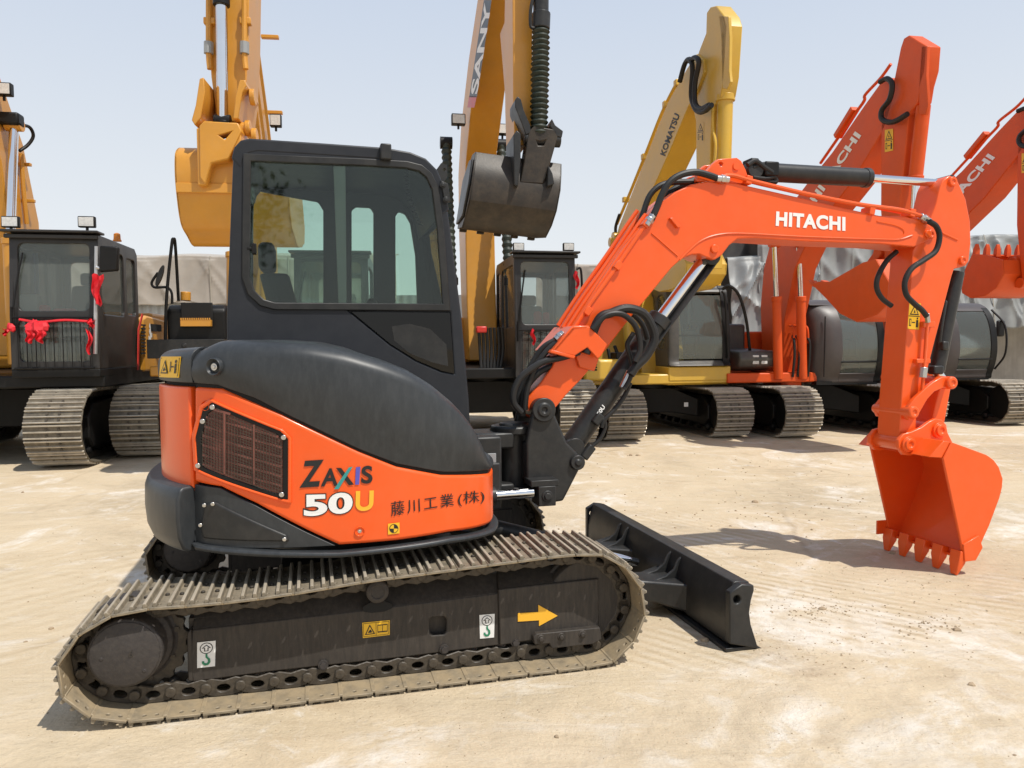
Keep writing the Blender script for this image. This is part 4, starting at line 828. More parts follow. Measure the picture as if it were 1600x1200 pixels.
# ------------------------------------------------------------------ the row of large excavators behind
class Rig:
    def __init__(s, name, label, root, psi, paint, group='large excavators parked in a row behind'):
        s.psi = R(psi); s.root = root; s.o = thing(name, label, 'excavator', (root[0], root[1], 0), s.psi-R(90), group); s.paint = paint
    def xz(s, px, py, y): return on_plane(px, py, (s.root[0]+math.cos(s.psi)*y, s.root[1]+math.sin(s.psi)*y), s.psi-R(90))
    def yz(s, px, py, x): return on_plane(px, py, (s.root[0]+math.sin(s.psi)*x, s.root[1]-math.cos(s.psi)*x), s.psi)
    def X(s, pts, y): return [s.xz(a, b, y) for a, b in pts]
    def P(s, px, py, y): x, z = s.xz(px, py, y); return Vector((x, y, z))
    def Q(s, px, py, x): y, z = s.yz(px, py, x); return Vector((x, y, z))
def belt(Lt, Ht, Ws, pitch=.19):
    r = Ht/2-.02; a = Lt/2-r; pts = [(-a, .03), (-a/2, .025), (0, .025), (a/2, .025), (a*.9, .03)]
    pts += [(a+r*math.sin(R(t)), Ht/2-r*math.cos(R(t))*.96) for t in (25, 50, 75, 100, 125, 150, 172)]
    pts += [(a*.6, Ht-.05), (0, Ht-.075), (-a*.6, Ht-.05)]+[(-a-r*math.sin(R(t)), Ht/2+r*math.cos(R(t))*.96) for t in (5, 30, 55, 80, 105, 130, 155)]
    pp = catmull([(x, z, 0) for x, z in pts+pts[:1]], 8); ln = [0]
    for p, q in zip(pp, pp[1:]): ln.append(ln[-1]+(q-p).length)
    n = round(ln[-1]/pitch); pit = ln[-1]/n; b = MB()
    def at(s):
        s %= ln[-1]
        for i in range(len(pp)-1):
            if s <= ln[i+1]: return pp[i].lerp(pp[i+1], (s-ln[i])/(ln[i+1]-ln[i]+1e-9))
    for i in range(n):
        p, q = at(i*pit), at((i+1)*pit); d = (q-p).normalized(); nn = Vector((d.y, 0, -d.x)); dd = Vector((d.x, 0, d.y)); c = Vector(((p.x+q.x)/2, 0, (p.y+q.y)/2)); Y = Vector((0, Ws/2, 0)); h = pit/2-.004
        b.mi = 0
        b.rings([[c+s*Y-dd*h-nn*.008, c+s*Y+dd*h-nn*.008, c+s*Y+dd*h+nn*.006, c+s*Y-dd*h+nn*.006] for s in (-1, 1)])
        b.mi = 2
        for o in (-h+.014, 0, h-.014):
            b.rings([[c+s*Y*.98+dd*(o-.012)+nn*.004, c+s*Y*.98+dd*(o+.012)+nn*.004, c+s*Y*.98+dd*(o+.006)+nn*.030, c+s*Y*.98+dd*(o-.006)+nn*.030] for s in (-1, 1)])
        b.mi = 1
        for o in (-pit*.22, pit*.2):
            for y in (-.07, .07): b.cyl(c+dd*o+Vector((0, y, 0)), c+dd*o+Vector((0, y, 0))+nn*.018, .016, n=6)
        for y in (-.09, .09):
            b.rings([[c+Vector((0, y+e, 0))+dd*u-nn*v for u, v in ((-h*1.05, .01), (h*1.05, .01), (h*1.05, .10), (0, .085), (-h*1.05, .10))] for e in (-.018, .018)])
    return b
def tracks(m, Lt, Ht, Ws, gauge, yc=0., xc=0.):
    for sy in (-1, 1):
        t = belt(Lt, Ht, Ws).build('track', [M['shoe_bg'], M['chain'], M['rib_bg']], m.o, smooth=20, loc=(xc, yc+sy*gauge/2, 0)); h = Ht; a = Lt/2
        b = MB(); b.prism([(-a+.42, h*.30), (-a+.55, h*.2), (a-.75, h*.2), (a-.62, h*.34), (a-.62, h*.62), (a-.8, h*.78), (0, h*.84), (-a+.6, h*.74), (-a+.42, h*.6)], -Ws*.30, Ws*.30); b.build('track_frame', M['black'], t, bevel=.02)
        MB().lathe((a-h*.5, -.13, h*.5), (0, 1, 0), [(0, h*.2), (.0, h*.36), (.05, h*.37), (.09, h*.40), (.17, h*.40), (.21, h*.37), (.26, h*.36), (.26, h*.2)]).build('idler', M['black'], t, bevel=.006)
        MB().lathe((-a+h*.5, -.16, h*.5), (0, 1, 0), [(0, h*.25), (0, h*.3), (.13, h*.38), (.19, h*.38), (.3, h*.3), (.32, h*.2)]).build('sprocket', M['black'], t, bevel=.006)
        b = MB()
        for k in range(7): b.lathe((-a+.75+k*(Lt-1.5)/6, -.17, h*.17), (0, 1, 0), [(0, .04), (.03, .07), (.1, .07), (.24, .07), (.31, .07), (.34, .04)], n=14)
        b.build('track_rollers', M['black'], t)
    b = MB(); w = gauge/2-Ws*.28
    b.rings([[Vector((xc+x, yc+y, z)) for x, z in ((-hx, z0), (hx, z0), (hx, z1), (-hx, z1))] for y, hx, z0, z1 in ((-w, .75, Ht*.35, Ht*.72), (-w*.45, .55, Ht*.42, Ht*.95), (w*.45, .55, Ht*.42, Ht*.95), (w, .75, Ht*.35, Ht*.72))]); b.cyl((xc, yc, Ht*.7), (xc, yc, Ht+.12), .55, n=32); b.build('car_body', M['black'], m.o, bevel=.015)
def cyl2(m, name, p0, p1, p2, r, rr, mt, par=None):
    o = MB().cyl(p0, p1, r, n=20).build(name, mt, par or m.o, bevel=.006); d = (Vector(p1)-Vector(p0)).normalized()
    MB().cyl(Vector(p1)-d*.06, Vector(p1)+d*.02, r*1.15, n=20).build('gland', mt, o, bevel=.006); MB().cyl(p1, p2, rr, n=16).build('rod', M['chrome'], o)
    MB().cyl(Vector(p2)-Vector((0, r*1.1, 0)), Vector(p2)+Vector((0, r*1.1, 0)), r*.95, n=16).build('rod_eye', mt, o, bevel=.004); return o
def lamp(m, p, par=None, sz=(.06, .16, .12), aim=1):
    o = MB().box(p, sz).build('work_lamp', M['black'], par or m.o, bevel=.012); MB().box(Vector(p)+Vector((sz[0]/2+.003, 0, 0))*aim, (.008, sz[1]*.86, sz[2]*.8)).build('lens', M['lamp'], o, bevel=.002)
    MB().cyl(Vector(p)-Vector((0, 0, sz[2]/2+.06)), Vector(p)-Vector((0, 0, sz[2]/2-.01)), .018, n=8).build('bracket', M['black'], o); return o
def rrect(x0, z0, x1, z1, r, n=4):
    o = []
    for cx, cz, a in ((x1-r, z1-r, 0), (x0+r, z1-r, 90), (x0+r, z0+r, 180), (x1-r, z0+r, 270)): o += [(cx+r*math.cos(R(a+90*k/n)), cz+r*math.sin(R(a+90*k/n))) for k in range(n+1)]
    return o
def seat_in(par, x, y, z):
    s_ = child('operator_seat', par); MB().box((x, y, z+.12), (.5, .5, .16)).build('cushion', M['seat'], s_, bevel=.04); MB().box((x-.24, y, z+.48), (.14, .48, .62), Matrix.Rotation(-.2, 3, 'Y')).build('backrest', M['seat'], s_, bevel=.05); MB().box((x-.32, y, z+.88), (.1, .28, .18)).build('headrest', M['seat'], s_, bevel=.04)
    MB().box((x, y, z-.1), (.4, .4, .3)).build('seat_base', M['black'], s_)
    for sy in (-.36, .36): MB().box((x+.1, y+sy, z+.2), (.6, .16, .3)).build('console', M['black'], par, bevel=.02)
    b = MB(); b.tube([(x+.5, y-.12, z-.2), (x+.46, y-.12, z+.25)], .015); b.tube([(x+.5, y+.12, z-.2), (x+.46, y+.12, z+.25)], .015); b.build('travel_lever', M['black'], par)
def cab_boxy(m, y0, y1, x0, x1, z0, z1, mt=None, guard=True):
    mt = mt or M['blackcab']; c = child('cab', m.o); t = .05
    zs = z0+(z1-z0)*.40; s = [(x0, z0), (x1, z0), (x1, zs), (x1-.07, z1-.06), (x1-.13, z1), (x0+.1, z1), (x0, z1-.08)]
    hs = [rrect(x0+.62, zs+.02, x1-.16, z1-.16, .08), rrect(x0+.12, zs+.05, x0+.50, z1-.18, .06)]
    for y in (y0, y1-t):
        MB().prism(s, y, y+t, holes=hs).build('side_wall', mt, c, bevel=.012)
        for h in hs: MB().prism(h, y+.018, y+.026).build('window_pane', M['glass_bg'], c, smooth=0)
    MB().prism([(x1-.13, z1), (x0+.1, z1), (x0, z1-.08), (x0, z1-.13), (x1-.12, z1-.07)], y0+.004, y1-.004).build('roof', mt, c, bevel=.012)
    # front: upper and lower openings in a sloped frame
    W = y1-y0; fr = [rrect(y0+.10, zs+.05, y1-.10, z1-.12, .07), rrect(y0+.10, z0+.10, y1-.10, zs-.06, .06)]
    o = MB().prism([(y0+.002, z0), (y1-.002, z0), (y1-.002, z1-.05), (y0+.002, z1-.05)], -.03, .03, holes=fr, ax='x').build('front_frame', mt, c, bevel=.008)
    for v in o.data.vertices:
        v.co.x += x1-.03-max(0, (v.co.z-zs))/(z1-zs)*.075
    for k, h in enumerate(fr):
        o = MB().prism(h, -.004, .004, ax='x').build('front_pane', M['glass_bg'], c, smooth=0)
        for v in o.data.vertices: v.co.x += x1-.03-max(0, (v.co.z-zs))/(z1-zs)*.075
    MB().prism([(y0+.004, z0), (y1-.004, z0), (y1-.004, z1-.1), (y0+.004, z1-.1)], x0+.004, x0+.05, holes=[rrect(y0+.12, zs+.1, y1-.12, z1-.2, .08)], ax='x').build('rear_wall', mt, c)
    MB().box(((x0+x1)/2, (y0+y1)/2, z0-.05), (x1-x0, W, .1)).build('cab_floor', M['black'], c, bevel=.01)
    b = MB(); b.box((x1-.05, (y0+y1)/2, z1+.012), (.26, W+.10, .03)); b.box((x1-.02, (y0+y1)/2, z1-.045), (.05, W+.06, .05)); b.build('rain_visor', mt, c, bevel=.008)
    seat_in(c, (x0+x1)/2-.15, (y0+y1)/2, z0+.35)
    if guard:
        b = MB(); xg = x1+.035
        for k in range(9): b.cyl((xg, y0+.1+k*(W-.2)/8, z0+.02), (xg, y0+.1+k*(W-.2)/8, zs-.03), .006, n=6)
        b.cyl((xg, y0+.05, zs-.03), (xg, y1-.05, zs-.03), .012, n=6); b.cyl((xg, y0+.05, z0+.02), (xg, y1-.05, z0+.02), .012, n=6); b.build('guard_bars', M['black'], c)
    b = MB(); b.tube([(x1+.03, y0+.06, zs+.08), (x1-.02, y0+.1, zs+.45), (x1-.045, y0+.16, z1-.25)], .012); b.tube([(x1+.03, y0+.04, zs-.2), (x1+.035, y0+.04, zs+.1)], .016); b.build('wiper', M['black'], c)
    return c
def cab_round(m, y0, y1, prof, zs, mt, skirt=None, panel_x=.25, fl=.22, cw=.16, kc=.9):
    """prof: side outline (x, z) from rear bottom, forward along the bottom, up the front and back over the roof"""
    c = child('cab', m.o); t = .05; xs = [p[0] for p in prof]; zz = [p[1] for p in prof]; x0, x1, z0, z1 = min(xs), max(xs), min(zz), max(zz)
    cx, cz = (x0+x1)/2, (z0+z1)/2
    def ins(k, kz, dx=0, dz=0): return [(cx+dx+(x-cx)*k, cz+dz+(z-cz)*kz) for x, z in prof]
    up = [p for p in ins(.84, .86) if p[1] > zs+.02]; up = [(min(p[0] for p in up), zs+.06)]+[(max(p[0] for p in up), zs+.06)]+up if False else up
    fx = max(p[0] for p in ins(.84, .86)); h1 = [p for p in ins(.86, .86) if p[1] > zs+.06]
    h1 = [(cx+panel_x-.05, zs+.06)]+[(max(q[0] for q in h1), zs+.06)]+[q for q in h1 if q[0] > cx+panel_x]+[(cx+panel_x-.05, max(q[1] for q in h1))]
    h2 = rrect(x0+.12, zs+.06, cx+panel_x-.13, z1-.16, .09); hs = [rrect(cx+panel_x-.04, zs-.28, x1-.17, z1-.17, .12), h2]
    for y in (y0, y1-t):
        kk = kc if y == y0 else 1
        MB().prism([(x if x < cx+.2 else cx+.2+(x-cx-.2)*kk, z) for x, z in prof], y, y+t, holes=[[(x if x < cx+.2 else cx+.2+(x-cx-.2)*kk, z) for x, z in h] for h in hs]).build('side_wall', mt, c, bevel=.02, seg=3)
        for h in hs: MB().prism([(x if x < cx+.2 else cx+.2+(x-cx-.2)*kk, z) for x, z in h], y+.02, y+.026).build('window_pane', M['glass_bg'], c, smooth=0)
    n = len(prof); D_ = [(p.x, p.y) for p in catmull([(x, z, 0) for x, z in prof], 6)]
    F_ = [p for p in D_ if p[0] > cx+.2 and p[1] > z0+.005]
    def bandp(P, y0_, y1_, d, nm, mm, th=.02):
        rr = [[Vector((cx+(x-cx)*(1-d), y, cz+(z-cz)*(1-d))) for x, z in P]+[Vector((cx+(x-cx)*(1-d-th), y, cz+(z-cz)*(1-d-th))) for x, z in P[::-1]] for y in (y0_, y1_)]
        return MB().rings(rr).build(nm, mm, c, smooth=50, bevel=.006)
    zlo, zhi = z0+fl, z1-.17
    G_ = [p for p in F_ if zlo-.03 < p[1] < zhi+.03]
    bandp(G_, y0+cw-.03, y1-.10, .014, 'front_pane', M['glass_bg'], .008)
    def corner(ya, yb, kmin, nm, mm, m_=9):
        rr = []
        for i in range(m_):
            q = i/(m_-1); k = 1-(1-kmin)*(1-math.sin(q*math.pi/2)); y = ya+(yb-ya)*(1-math.cos(q*math.pi/2)); rr.append([Vector((cx+.2+(x-cx-.2)*k, y, z)) for x, z in F_]+[Vector((cx+.2+(x-cx-.2)*k*.93, y, cz+(z-cz)*.97)) for x, z in F_[::-1]])
        return MB().rings(rr).build(nm, mm, c, smooth=60)
    corner(y0+.002, y0+cw, kc, 'front_pillar', mt); bandp(F_, y1-.13, y1-.002, -.001, 'front_pillar', M['black'], .05)
    bandp([p for p in F_ if p[1] < zlo], y0+cw+.001, y1-.131, -.002, 'front_sill', mt, .05); bandp([p for p in F_ if p[1] > zhi], y0+cw+.001, y1-.131, -.002, 'front_header', mt, .05)
    top = [p for p in D_ if p[1] > z1-.16 and p[0] < x1-.25]; bandp(top, y0+.003, y1-.003, -.004, 'roof', mt)
    k = [i for i in range(len(F_)) if F_[i][1] > zs-.02][:1]
    b = MB(); xf = max(p[0] for p in F_ if abs(p[1]-zs) < .4); b.box((xf-.035, (y0+cw+y1-.1)/2, zs-.06), (.04, y1-y0-cw-.06, .03)); b.build('cross_bar', M['black'], c, bevel=.006)
    MB().box((x0+.03, (y0+y1)/2, (z0+zs)/2), (.05, y1-y0-.1, zs-z0)).build('rear_wall', mt, c); MB().box((x0+.02, (y0+y1)/2, (z1+zs)/2), (.01, y1-y0-.1, z1-zs-.1)).build('rear_pane', M['glass_bg'], c)
    MB().box((cx, (y0+y1)/2, z0+.04), (x1-x0-.25, y1-y0-.11, .06)).build('cab_floor', M['black'], c)
    seat_in(c, cx-.05, (y0+y1)/2, z0+.42)
    b = MB(); b.tube([(x1-.02, y0+.12, zs-.3), (x1-.04, y0+.14, zs+.2), (x1-.1, y0+.18, z1-.3)], .010); b.build('wiper', M['black'], c)
    if skirt: MB().prism([(x0, z0-.30), (x1-.06, z0-.30), (x1+.0, z0-.22), (x1, z0+.0), (x0, z0+.0)], y0-.01, y1+.02).build('cab_skirt', skirt, c, bevel=.02)
    return c
def house(m, z0, z1, y0, y1, x0, x1, hood_z, mt, dark=None):
    dark = dark or M['black']
    MB().prism([(x0+.3, z0), (x1, z0), (x1, z0+.16), (x0+.3, z0+.22)], y0, y1).build('upper_frame', dark, m.o, bevel=.02)
    rr = []
    for k in range(13):
        a = R(-90+180*k/12); rr.append((x0+.55-math.cos(a)*.55, (y0+y1)/2+math.sin(a)*(y1-y0)/2))
    MB().prism(rr+[(x0+.75, y1), (x0+.75, y0)], z0+.05, hood_z-.12, ax='z').build('counterweight', mt, m.o, bevel=.06, seg=3)
    MB().box(((x0+.75+x0+2.2)/2, (y0+y1)/2, (z0+.2+hood_z)/2), (1.5, y1-y0-.04, hood_z-z0-.2)).build('engine_hood', mt, m.o, bevel=.05, seg=3)
def bellows(m, name, p0, p1, r, n, par=None):
    p0, p1 = Vector(p0), Vector(p1); d = (p1-p0).normalized(); ln = (p1-p0).length; pr = []
    for i in range(n): pr += [(ln*i/n, r*.80), (ln*(i+.5)/n, r*(1.04+random.uniform(-.04, .04)))]
    pr.append((ln, r*.8)); return MB().lathe(p0, d, pr, n=18).build(name, M['green_dk'], par or m.o, smooth=20)
def teeth(bk, pts, mt, d, w=.08, ln=.2):
    for p in pts:
        p = Vector(p); d_ = Vector(d).normalized(); nx = d_.cross(Vector((0, 1, 0))).normalized()
        MB().rings([[p+Vector((0, sy*w/2*k, 0))+nx*s_*h+d_*q for sy, s_ in ((-1, 1), (1, 1), (1, -1), (-1, -1))] for q, k, h in ((-.04, 1, .035), (ln*.5, .9, .03), (ln, .55, .010))]).build('tooth', mt, bk, bevel=.006)
def bucket(m, prof, y0, y1, open_a, mt, tooth_d=None, nteeth=5, tl=.18, parent=None):
    """prof: closed side outline (x, z); the shell runs along prof[0..open_a], the mouth closes prof[open_a] back to prof[0]"""
    bk = child('bucket', parent or m.o)
    for y in (y0, y1-.025): MB().prism(prof, y, y+.025).build('side_plate', mt, bk, bevel=.006)
    wr = prof[:open_a+1]; cx = sum(p[0] for p in prof)/len(prof); cz = sum(p[1] for p in prof)/len(prof)
    inn_ = [(x+(cx-x)*.05, z+(cz-z)*.05) for x, z in wr]
    MB().rings([[Vector((x, y, z)) for x, z in wr+inn_[::-1]] for y in (y0+.004, y1-.004)]).build('shell', mt, bk, bevel=.004)
    if tooth_d: 
        x, z = prof[open_a]; teeth(bk, [(x, y0+.07+k*(y1-y0-.14)/(nteeth-1), z) for k in range(nteeth)], mt, tooth_d, .09, tl)
    return bk
def side_text(m, name, body, mt, A, B, up, y, bold=.02, par=None, sp=1.):
    A, B, up = Vector(A), Vector(B), Vector(up)
    return put_text(name, body, mt, par or m.o, lambda u, v: Vector((A.x+(B.x-A.x)*u+up.x*v, y, A.y+(B.y-A.y)*u+up.y*v)), bold, sp)
def side_warn(m, corners, y, par):
    f = bil(corners); return shapes('warning_label', warn_items(True), par, lambda u, v, l: Vector((f(u, v)[0], y-.003-.001*l, f(u, v)[1])), [M['stick'], M['ink']])
M['rib_bg'] = mat('rubbed_lit_track_rib', (.36, .32, .26), .42, metal=.3, dust=.7, dustcol=(.60, .53, .42), var=.35, scale=6)  # rubbed steel, its colour lightened further to carry the sun on the ribs
M['shoe_bg'] = mat('worn_shaded_track_steel', (.06, .052, .042), .5, metal=.1, dust=.7, dustcol=(.30, .25, .17), var=.35, scale=5, bump=.4, bscale=30)  # worn plates, coloured darker to deepen the shade between the ribs
M['blackcab'] = mat('black_cab_paint', (.016, .015, .015), .38, dust=.10, dustcol=(.16, .14, .12), var=.15)
M['browncab'] = mat('grey_brown_cab_paint', (.052, .044, .043), .42, dust=.12, dustcol=(.2, .17, .15), var=.1)
M['gcab'] = mat('slate_cab_paint', (.050, .052, .052), .45, dust=.15, var=.1)

# --- A: black-cab machine at the left edge
m = Rig('large_excavator', 'amber excavator with black boxy cab and red ribbons, cut off at the left edge', (-7.1, 10.9), 10, M['yel'])
A_ = m; tracks(m, 4.1, 1.0, .66, 2.35); house(m, 1.0, 2.1, -1.3, 1.62, -2.9, 1.55, 2.05, M['yel'])
c = cab_boxy(m, .60, 1.62, .06, 1.7, 1.24, 2.94); CABA = c
for px in (17, 136): lamp(m, m.Q(px, 347, 1.62), c, (.07, .20, .14))
MB().lathe(m.P(183, 372, 1.3)-Vector((0, 0, .05)), (0, 0, 1), [(0, .06), (.02, .06), (.03, .05), (.11, .045), (.125, .02)]).build('beacon', M['amber'], c)
b = MB(); b.tube([m.Q(151, 385, 1.73), m.Q(150, 470, 1.74), m.Q(149, 553, 1.74)], .025); b.tube([m.Q(150, 418, 1.75), m.Q(160, 419, 1.75), m.Q(168, 412, 1.75), m.Q(170, 402, 1.75)], .02); b.build('wrapped_grab_rail', M['silver'], c)
p = m.Q(172, 406, 1.72); MB().prism([(p.y-.12, p.z-.16), (p.y+.10, p.z-.14), (p.y+.12, p.z+.16), (p.y-.10, p.z+.17)], 1.70, 1.78, ax='x').build('mirror', M['black'], c, bevel=.02)
rib = MB(); 
def rag(b, c, w, h, seed):
    rnd = random.Random(seed); b.grid(lambda u, v: Vector((c.x+.05+.03*math.sin(u*9+v*5+seed), c.y+(u-.5)*w*(1-.3*v)+.02*math.sin(v*7+seed), c.z-v*h+.02*math.sin(u*7))), 6, 8)
rag(rib, m.Q(153, 430, 1.74), .12, .38, 1); rib.build('red_ribbon', M['red'], c)
rib = MB(); rag(rib, m.Q(144, 500, 1.74), .08, .10, 2); rag(rib, m.Q(141, 515, 1.74), .05, .30, 5); rib.build('red_ribbon', M['red'], c)
rib = MB(); rib.tube([m.Q(30, 499, 1.76), m.Q(60, 503, 1.77), m.Q(100, 500, 1.77), m.Q(140, 502, 1.76)], .016, n=5); rib.build('red_ribbon', M['red'], c)
rnd = random.Random(3)
def bow(p, r, tail):
    b = MB(); b.sphere(p-Vector((0, 0, r*.9)), r, 7, (.7, 1, .85))
    for v in b.bm.verts: d = v.co-(p-Vector((0, 0, r*.9))); v.co += d*(.22*math.sin(v.co.y*60+v.co.z*25)+rnd.uniform(-.1, .12))
    for k in range(tail): rag(b, p+Vector((.02, (k-.5)*r, -r*1.2)), r*.9, r*1.2, 11+k)
    b.build('red_bow', M['red'], c, smooth=20)
bow(m.Q(58, 500, 1.80), .115, 2); bow(m.Q(17, 505, 1.78), .06, 1)
b = MB(); b.grid(lambda u, v: Vector((1.0+.04*math.sin(u*20), m.yz(42+u*18, 400, 1.0)[0], m.yz(50, 395+v*95, 1.0)[1])), 12, 4); b.build('blue_curtain', M['blue'], c)
b = MB(); b.box(m.Q(70, 484, 1.45), (.1, .12, .12)); b.box(m.Q(102, 487, 1.45), (.1, .26, .08)); b.build('red_cushion', M['red'], c, bevel=.03)
MB().box(m.Q(48, 476, 1.4), (.1, .22, .26)).build('monitor', M['grey'], c, bevel=.02)
# rear left flank with louvres, stripe and emblem
b = MB(); fx = [m.xz(205, 500, 1.62), m.xz(250, 500, 1.62)]
x_a, z_a = m.xz(212, 487, 1.63); b.prism([(-2.2, 1.15), (.0, 1.15), (.02, 1.93), (-.2, 1.99), (-2.2, 1.90)], 1.56, 1.66); b.build('side_door', M['yel'], m.o, bevel=.03)
b = MB()
for k in range(9): p = m.P(224, 508+k*5.5, 1.67); b.box(p, (.20, .012, .024))
b.build('louvre', M['gap'], m.o)
x, z = m.xz(198, 580, 1.67); MB().prism([m.xz(215, 578, 1.67), m.xz(217, 578, 1.67), m.xz(218, 515, 1.67), m.xz(224, 492, 1.67), m.xz(222, 490, 1.67), m.xz(216, 514, 1.67)], 1.662, 1.672).build('red_stripe', M['redc'], m.o)
b = MB(); p0, p1 = m.xz(236, 506, 1.67), m.xz(252, 518, 1.67); b.box(((p0[0]+p1[0])/2, 1.67, (p0[1]+p1[1])/2), (abs(p1[0]-p0[0]), .012, abs(p1[1]-p0[1]))); b.build('vent', M['gap'], m.o)
b = MB(); rnd = random.Random(4)
for k in range(16):
    cx, cz = m.xz(236+rnd.uniform(-3, 3), 510+k*2.6, 1.67); b.face([b.bm.verts.new((cx+.05*math.cos(t)*rnd.uniform(.5, 1.2), 1.664+.0004*k, cz+.05*math.sin(t)*rnd.uniform(.5, 1.2))) for t in [i*math.pi/3.5 for i in range(7)]])
b.build('scroll_emblem', M['stickw'], m.o, smooth=0)
bo = [(.3, 1.4), (.05, 2.4), (.1, 3.3), (.5, 4.3), (1.2, 5.15), (2.2, 5.9), (3.2, 6.5), (3.3, 6.2), (2.5, 5.5), (1.6, 4.7), (1.15, 3.9), (.95, 2.9), (.85, 1.9), (.8, 1.4)]
yb0, yb1 = -.18, .34
bm_ = MB().prism(bo, yb0, yb1).build('boom', M['yel'], m.o, bevel=.02)
cyl2(m, 'boom_cylinder', Vector((1.25, .46, 1.3)), Vector((1.27, .46, 2.9)), m.P(22, 195, .46), .09, .055, M['yel'])
b = MB(); b.box(m.P(14, 187, .42), (.2, .3, .16)); b.build('cylinder_head', M['black'], bm_, bevel=.03); MB().tube([m.P(26, 196, .5), m.P(45, 198, .55), m.P(52, 212, .56), m.P(44, 226, .5), m.P(30, 236, .42)], .022).build('hydraulic_hose', M['rubber'], bm_)
lamp(m, m.P(6, 140, .44), bm_, (.1, .2, .16))
for px, py in ((36, 257), (42, 314)): MB().box(m.P(px, py, .36), (.06, .2, .04)).build('pipe_bracket', M['yel'], bm_, bevel=.004)
MB().tube([m.P(33, 240, .38), m.P(37, 300, .38), m.P(42, 350, .38)], .03).build('oil_pipe', M['yel'], bm_)
MB().box((.9, -1.0, 1.55), (1.4, .75, .9)).build('side_box', M['black'], m.o, bevel=.03)

# --- B: amber machine behind the small excavator's cab, amber bucket hanging
m = Rig('large_excavator', 'amber excavator behind the small cab, with chrome bucket rod and hanging amber bucket', (-3.6, 12.15), 7, M['yel'])
tracks(m, 4.1, 1.0, .62, 2.35, yc=-.5); house(m, 1.0, 2.1, -1.45, 1.35, -2.9, 1.5, 2.1, M['yel'])
c = cab_boxy(m, .35, 1.38, -.2, 1.6, 1.2, 2.82, guard=False)
# side box with step, handrail, mirror, filler cap
bx = MB().prism(m.X([(0, 0)]*0, 0) or [(.6, 1.35), (1.55, 1.35), (1.55, 2.02), (1.45, 2.10), (.6, 2.10)], m.yz(260, 500, 1.55)[0], m.yz(353, 500, 1.55)[0]).build('side_box', M['black'], m.o, bevel=.04)
b = MB(); b.box(m.Q(308, 492, 1.56), (.03, .42, .34)); b.build('step_recess', M['gap'], bx, bevel=.01)
b = MB(); p = m.Q(308, 505, 1.58); b.box(p, (.16, .40, .09)); 
for k in range(14): b.box(p+Vector((.075, -.19+k*.029, .055)), (.02, .016, .03))
b.build('step', M['yel'], bx, bevel=.003)
b = MB(); b.box(m.Q(294, 545, 1.62), (.2, 1.02, .26)); b.bolt(m.Q(288, 540, 1.72), (1, 0, 0), .025, .02); b.build('lower_box', M['charcoal'], bx, bevel=.02); MB().box(m.Q(247, 580, 1.62), (.2, .16, .14)).build('side_lamp', M['yel'], bx, bevel=.02)
b = MB(); b.tube([m.Q(258, 560, 1.66), m.Q(260, 470, 1.64), m.Q(268, 385, 1.60), m.Q(271, 374, 1.58), m.Q(274, 385, 1.5), m.Q(279, 470, 1.3)], .022, smooth=8); b.build('handrail', M['black'], bx)
b = MB(); b.tube([m.Q(269, 475, 1.6), m.Q(268, 457, 1.6), m.Q(260, 449, 1.6), m.Q(242, 449, 1.6), m.Q(237, 442, 1.6), m.Q(244, 430, 1.6), m.Q(247, 426, 1.6)], .018); b.build('mirror_arm', M['black'], bx)
b = MB(); p = m.Q(250, 431, 1.6); b.rings([[p+Vector((x*.04, math.cos(t)*.035*k+math.sin(t)*.05*k, math.sin(t)*.15*k)) for t in [i*math.pi/8 for i in range(16)]] for x, k in ((-1, .8), (-.3, 1), (.6, .95))]); b.build('mirror', M['charcoal'], bx)
MB().cyl(m.Q(290, 470, 1.2), m.Q(290, 456, 1.2), .07).build('filler_cap', M['yel'], bx, bevel=.01)
YB = .0
bo = [(-.1, 1.3), (-.45, 2.6), (-.35, 3.9), (.1, 4.9), (.75, 5.9), (1.6, 6.9), (2.4, 7.6), (2.6, 7.3), (2.0, 6.5), (1.35, 5.6), (.75, 4.7), (.45, 3.8), (.40, 2.6), (.5, 1.3)]
bm_ = MB().prism(bo, -.62, -.22).build('boom', M['yel'], m.o, bevel=.02)
for y, dx in ((-.15, 0.1), (-.07, 0.1)): MB().tube([(dx+.35, y, 3.6), (dx+.75, y, 4.6), (dx+1.35, y, 5.5), (dx+2.0, y, 6.4)], .022).build('oil_pipe', M['yel'], bm_)
for px, py in ((422, 58), (428, 176)): MB().box(m.P(px, py, -.12), (.08, .26, .05)).build('pipe_bracket', M['yel'], bm_, bevel=.006)
p = m.P(431, 189, -.05); lamp(m, p, bm_, (.1, .17, .19))
for y in (-.66, -.18): cyl2(m, 'boom_cylinder', Vector((.9, y, 1.25)), Vector((.75, y, 2.9)), Vector((.35, y, 4.3)), .09, .05, M['yel'])
# arm, bucket cylinder, linkage, bucket (traced on the arm's near face)
XA = 3.9
def Y3(px, py): return m.yz(px, py, XA)
def front_plate(name, pts, x0, x1, mt, par, bevel=.01, holes=()): return MB().prism([Y3(*p) for p in pts], x0, x1, ax='x', holes=holes).build(name, mt, par, bevel=bevel)
arm = front_plate('arm', [(325, -140), (322, 0), (330, 120), (336, 165), (338, 190), (378, 190), (384, 140), (388, 60), (391, -140)], XA-.62, XA, M['yel'], m.o)
z_t = Y3(345, -120)
q0, q1, q2 = m.Q(345, -130, XA+.16), m.Q(346, 6, XA+.16), m.Q(348, 190, XA+.16)
cyl2(m, 'bucket_cylinder', q0, q1, q2, .075, .06, M['black'])
MB().cyl(m.Q(349, 190, XA+.16), m.Q(349, 212, XA+.16), .085).build('rod_boot', M['black'], m.o, bevel=.01)
lkb = child('bucket_link', m.o)
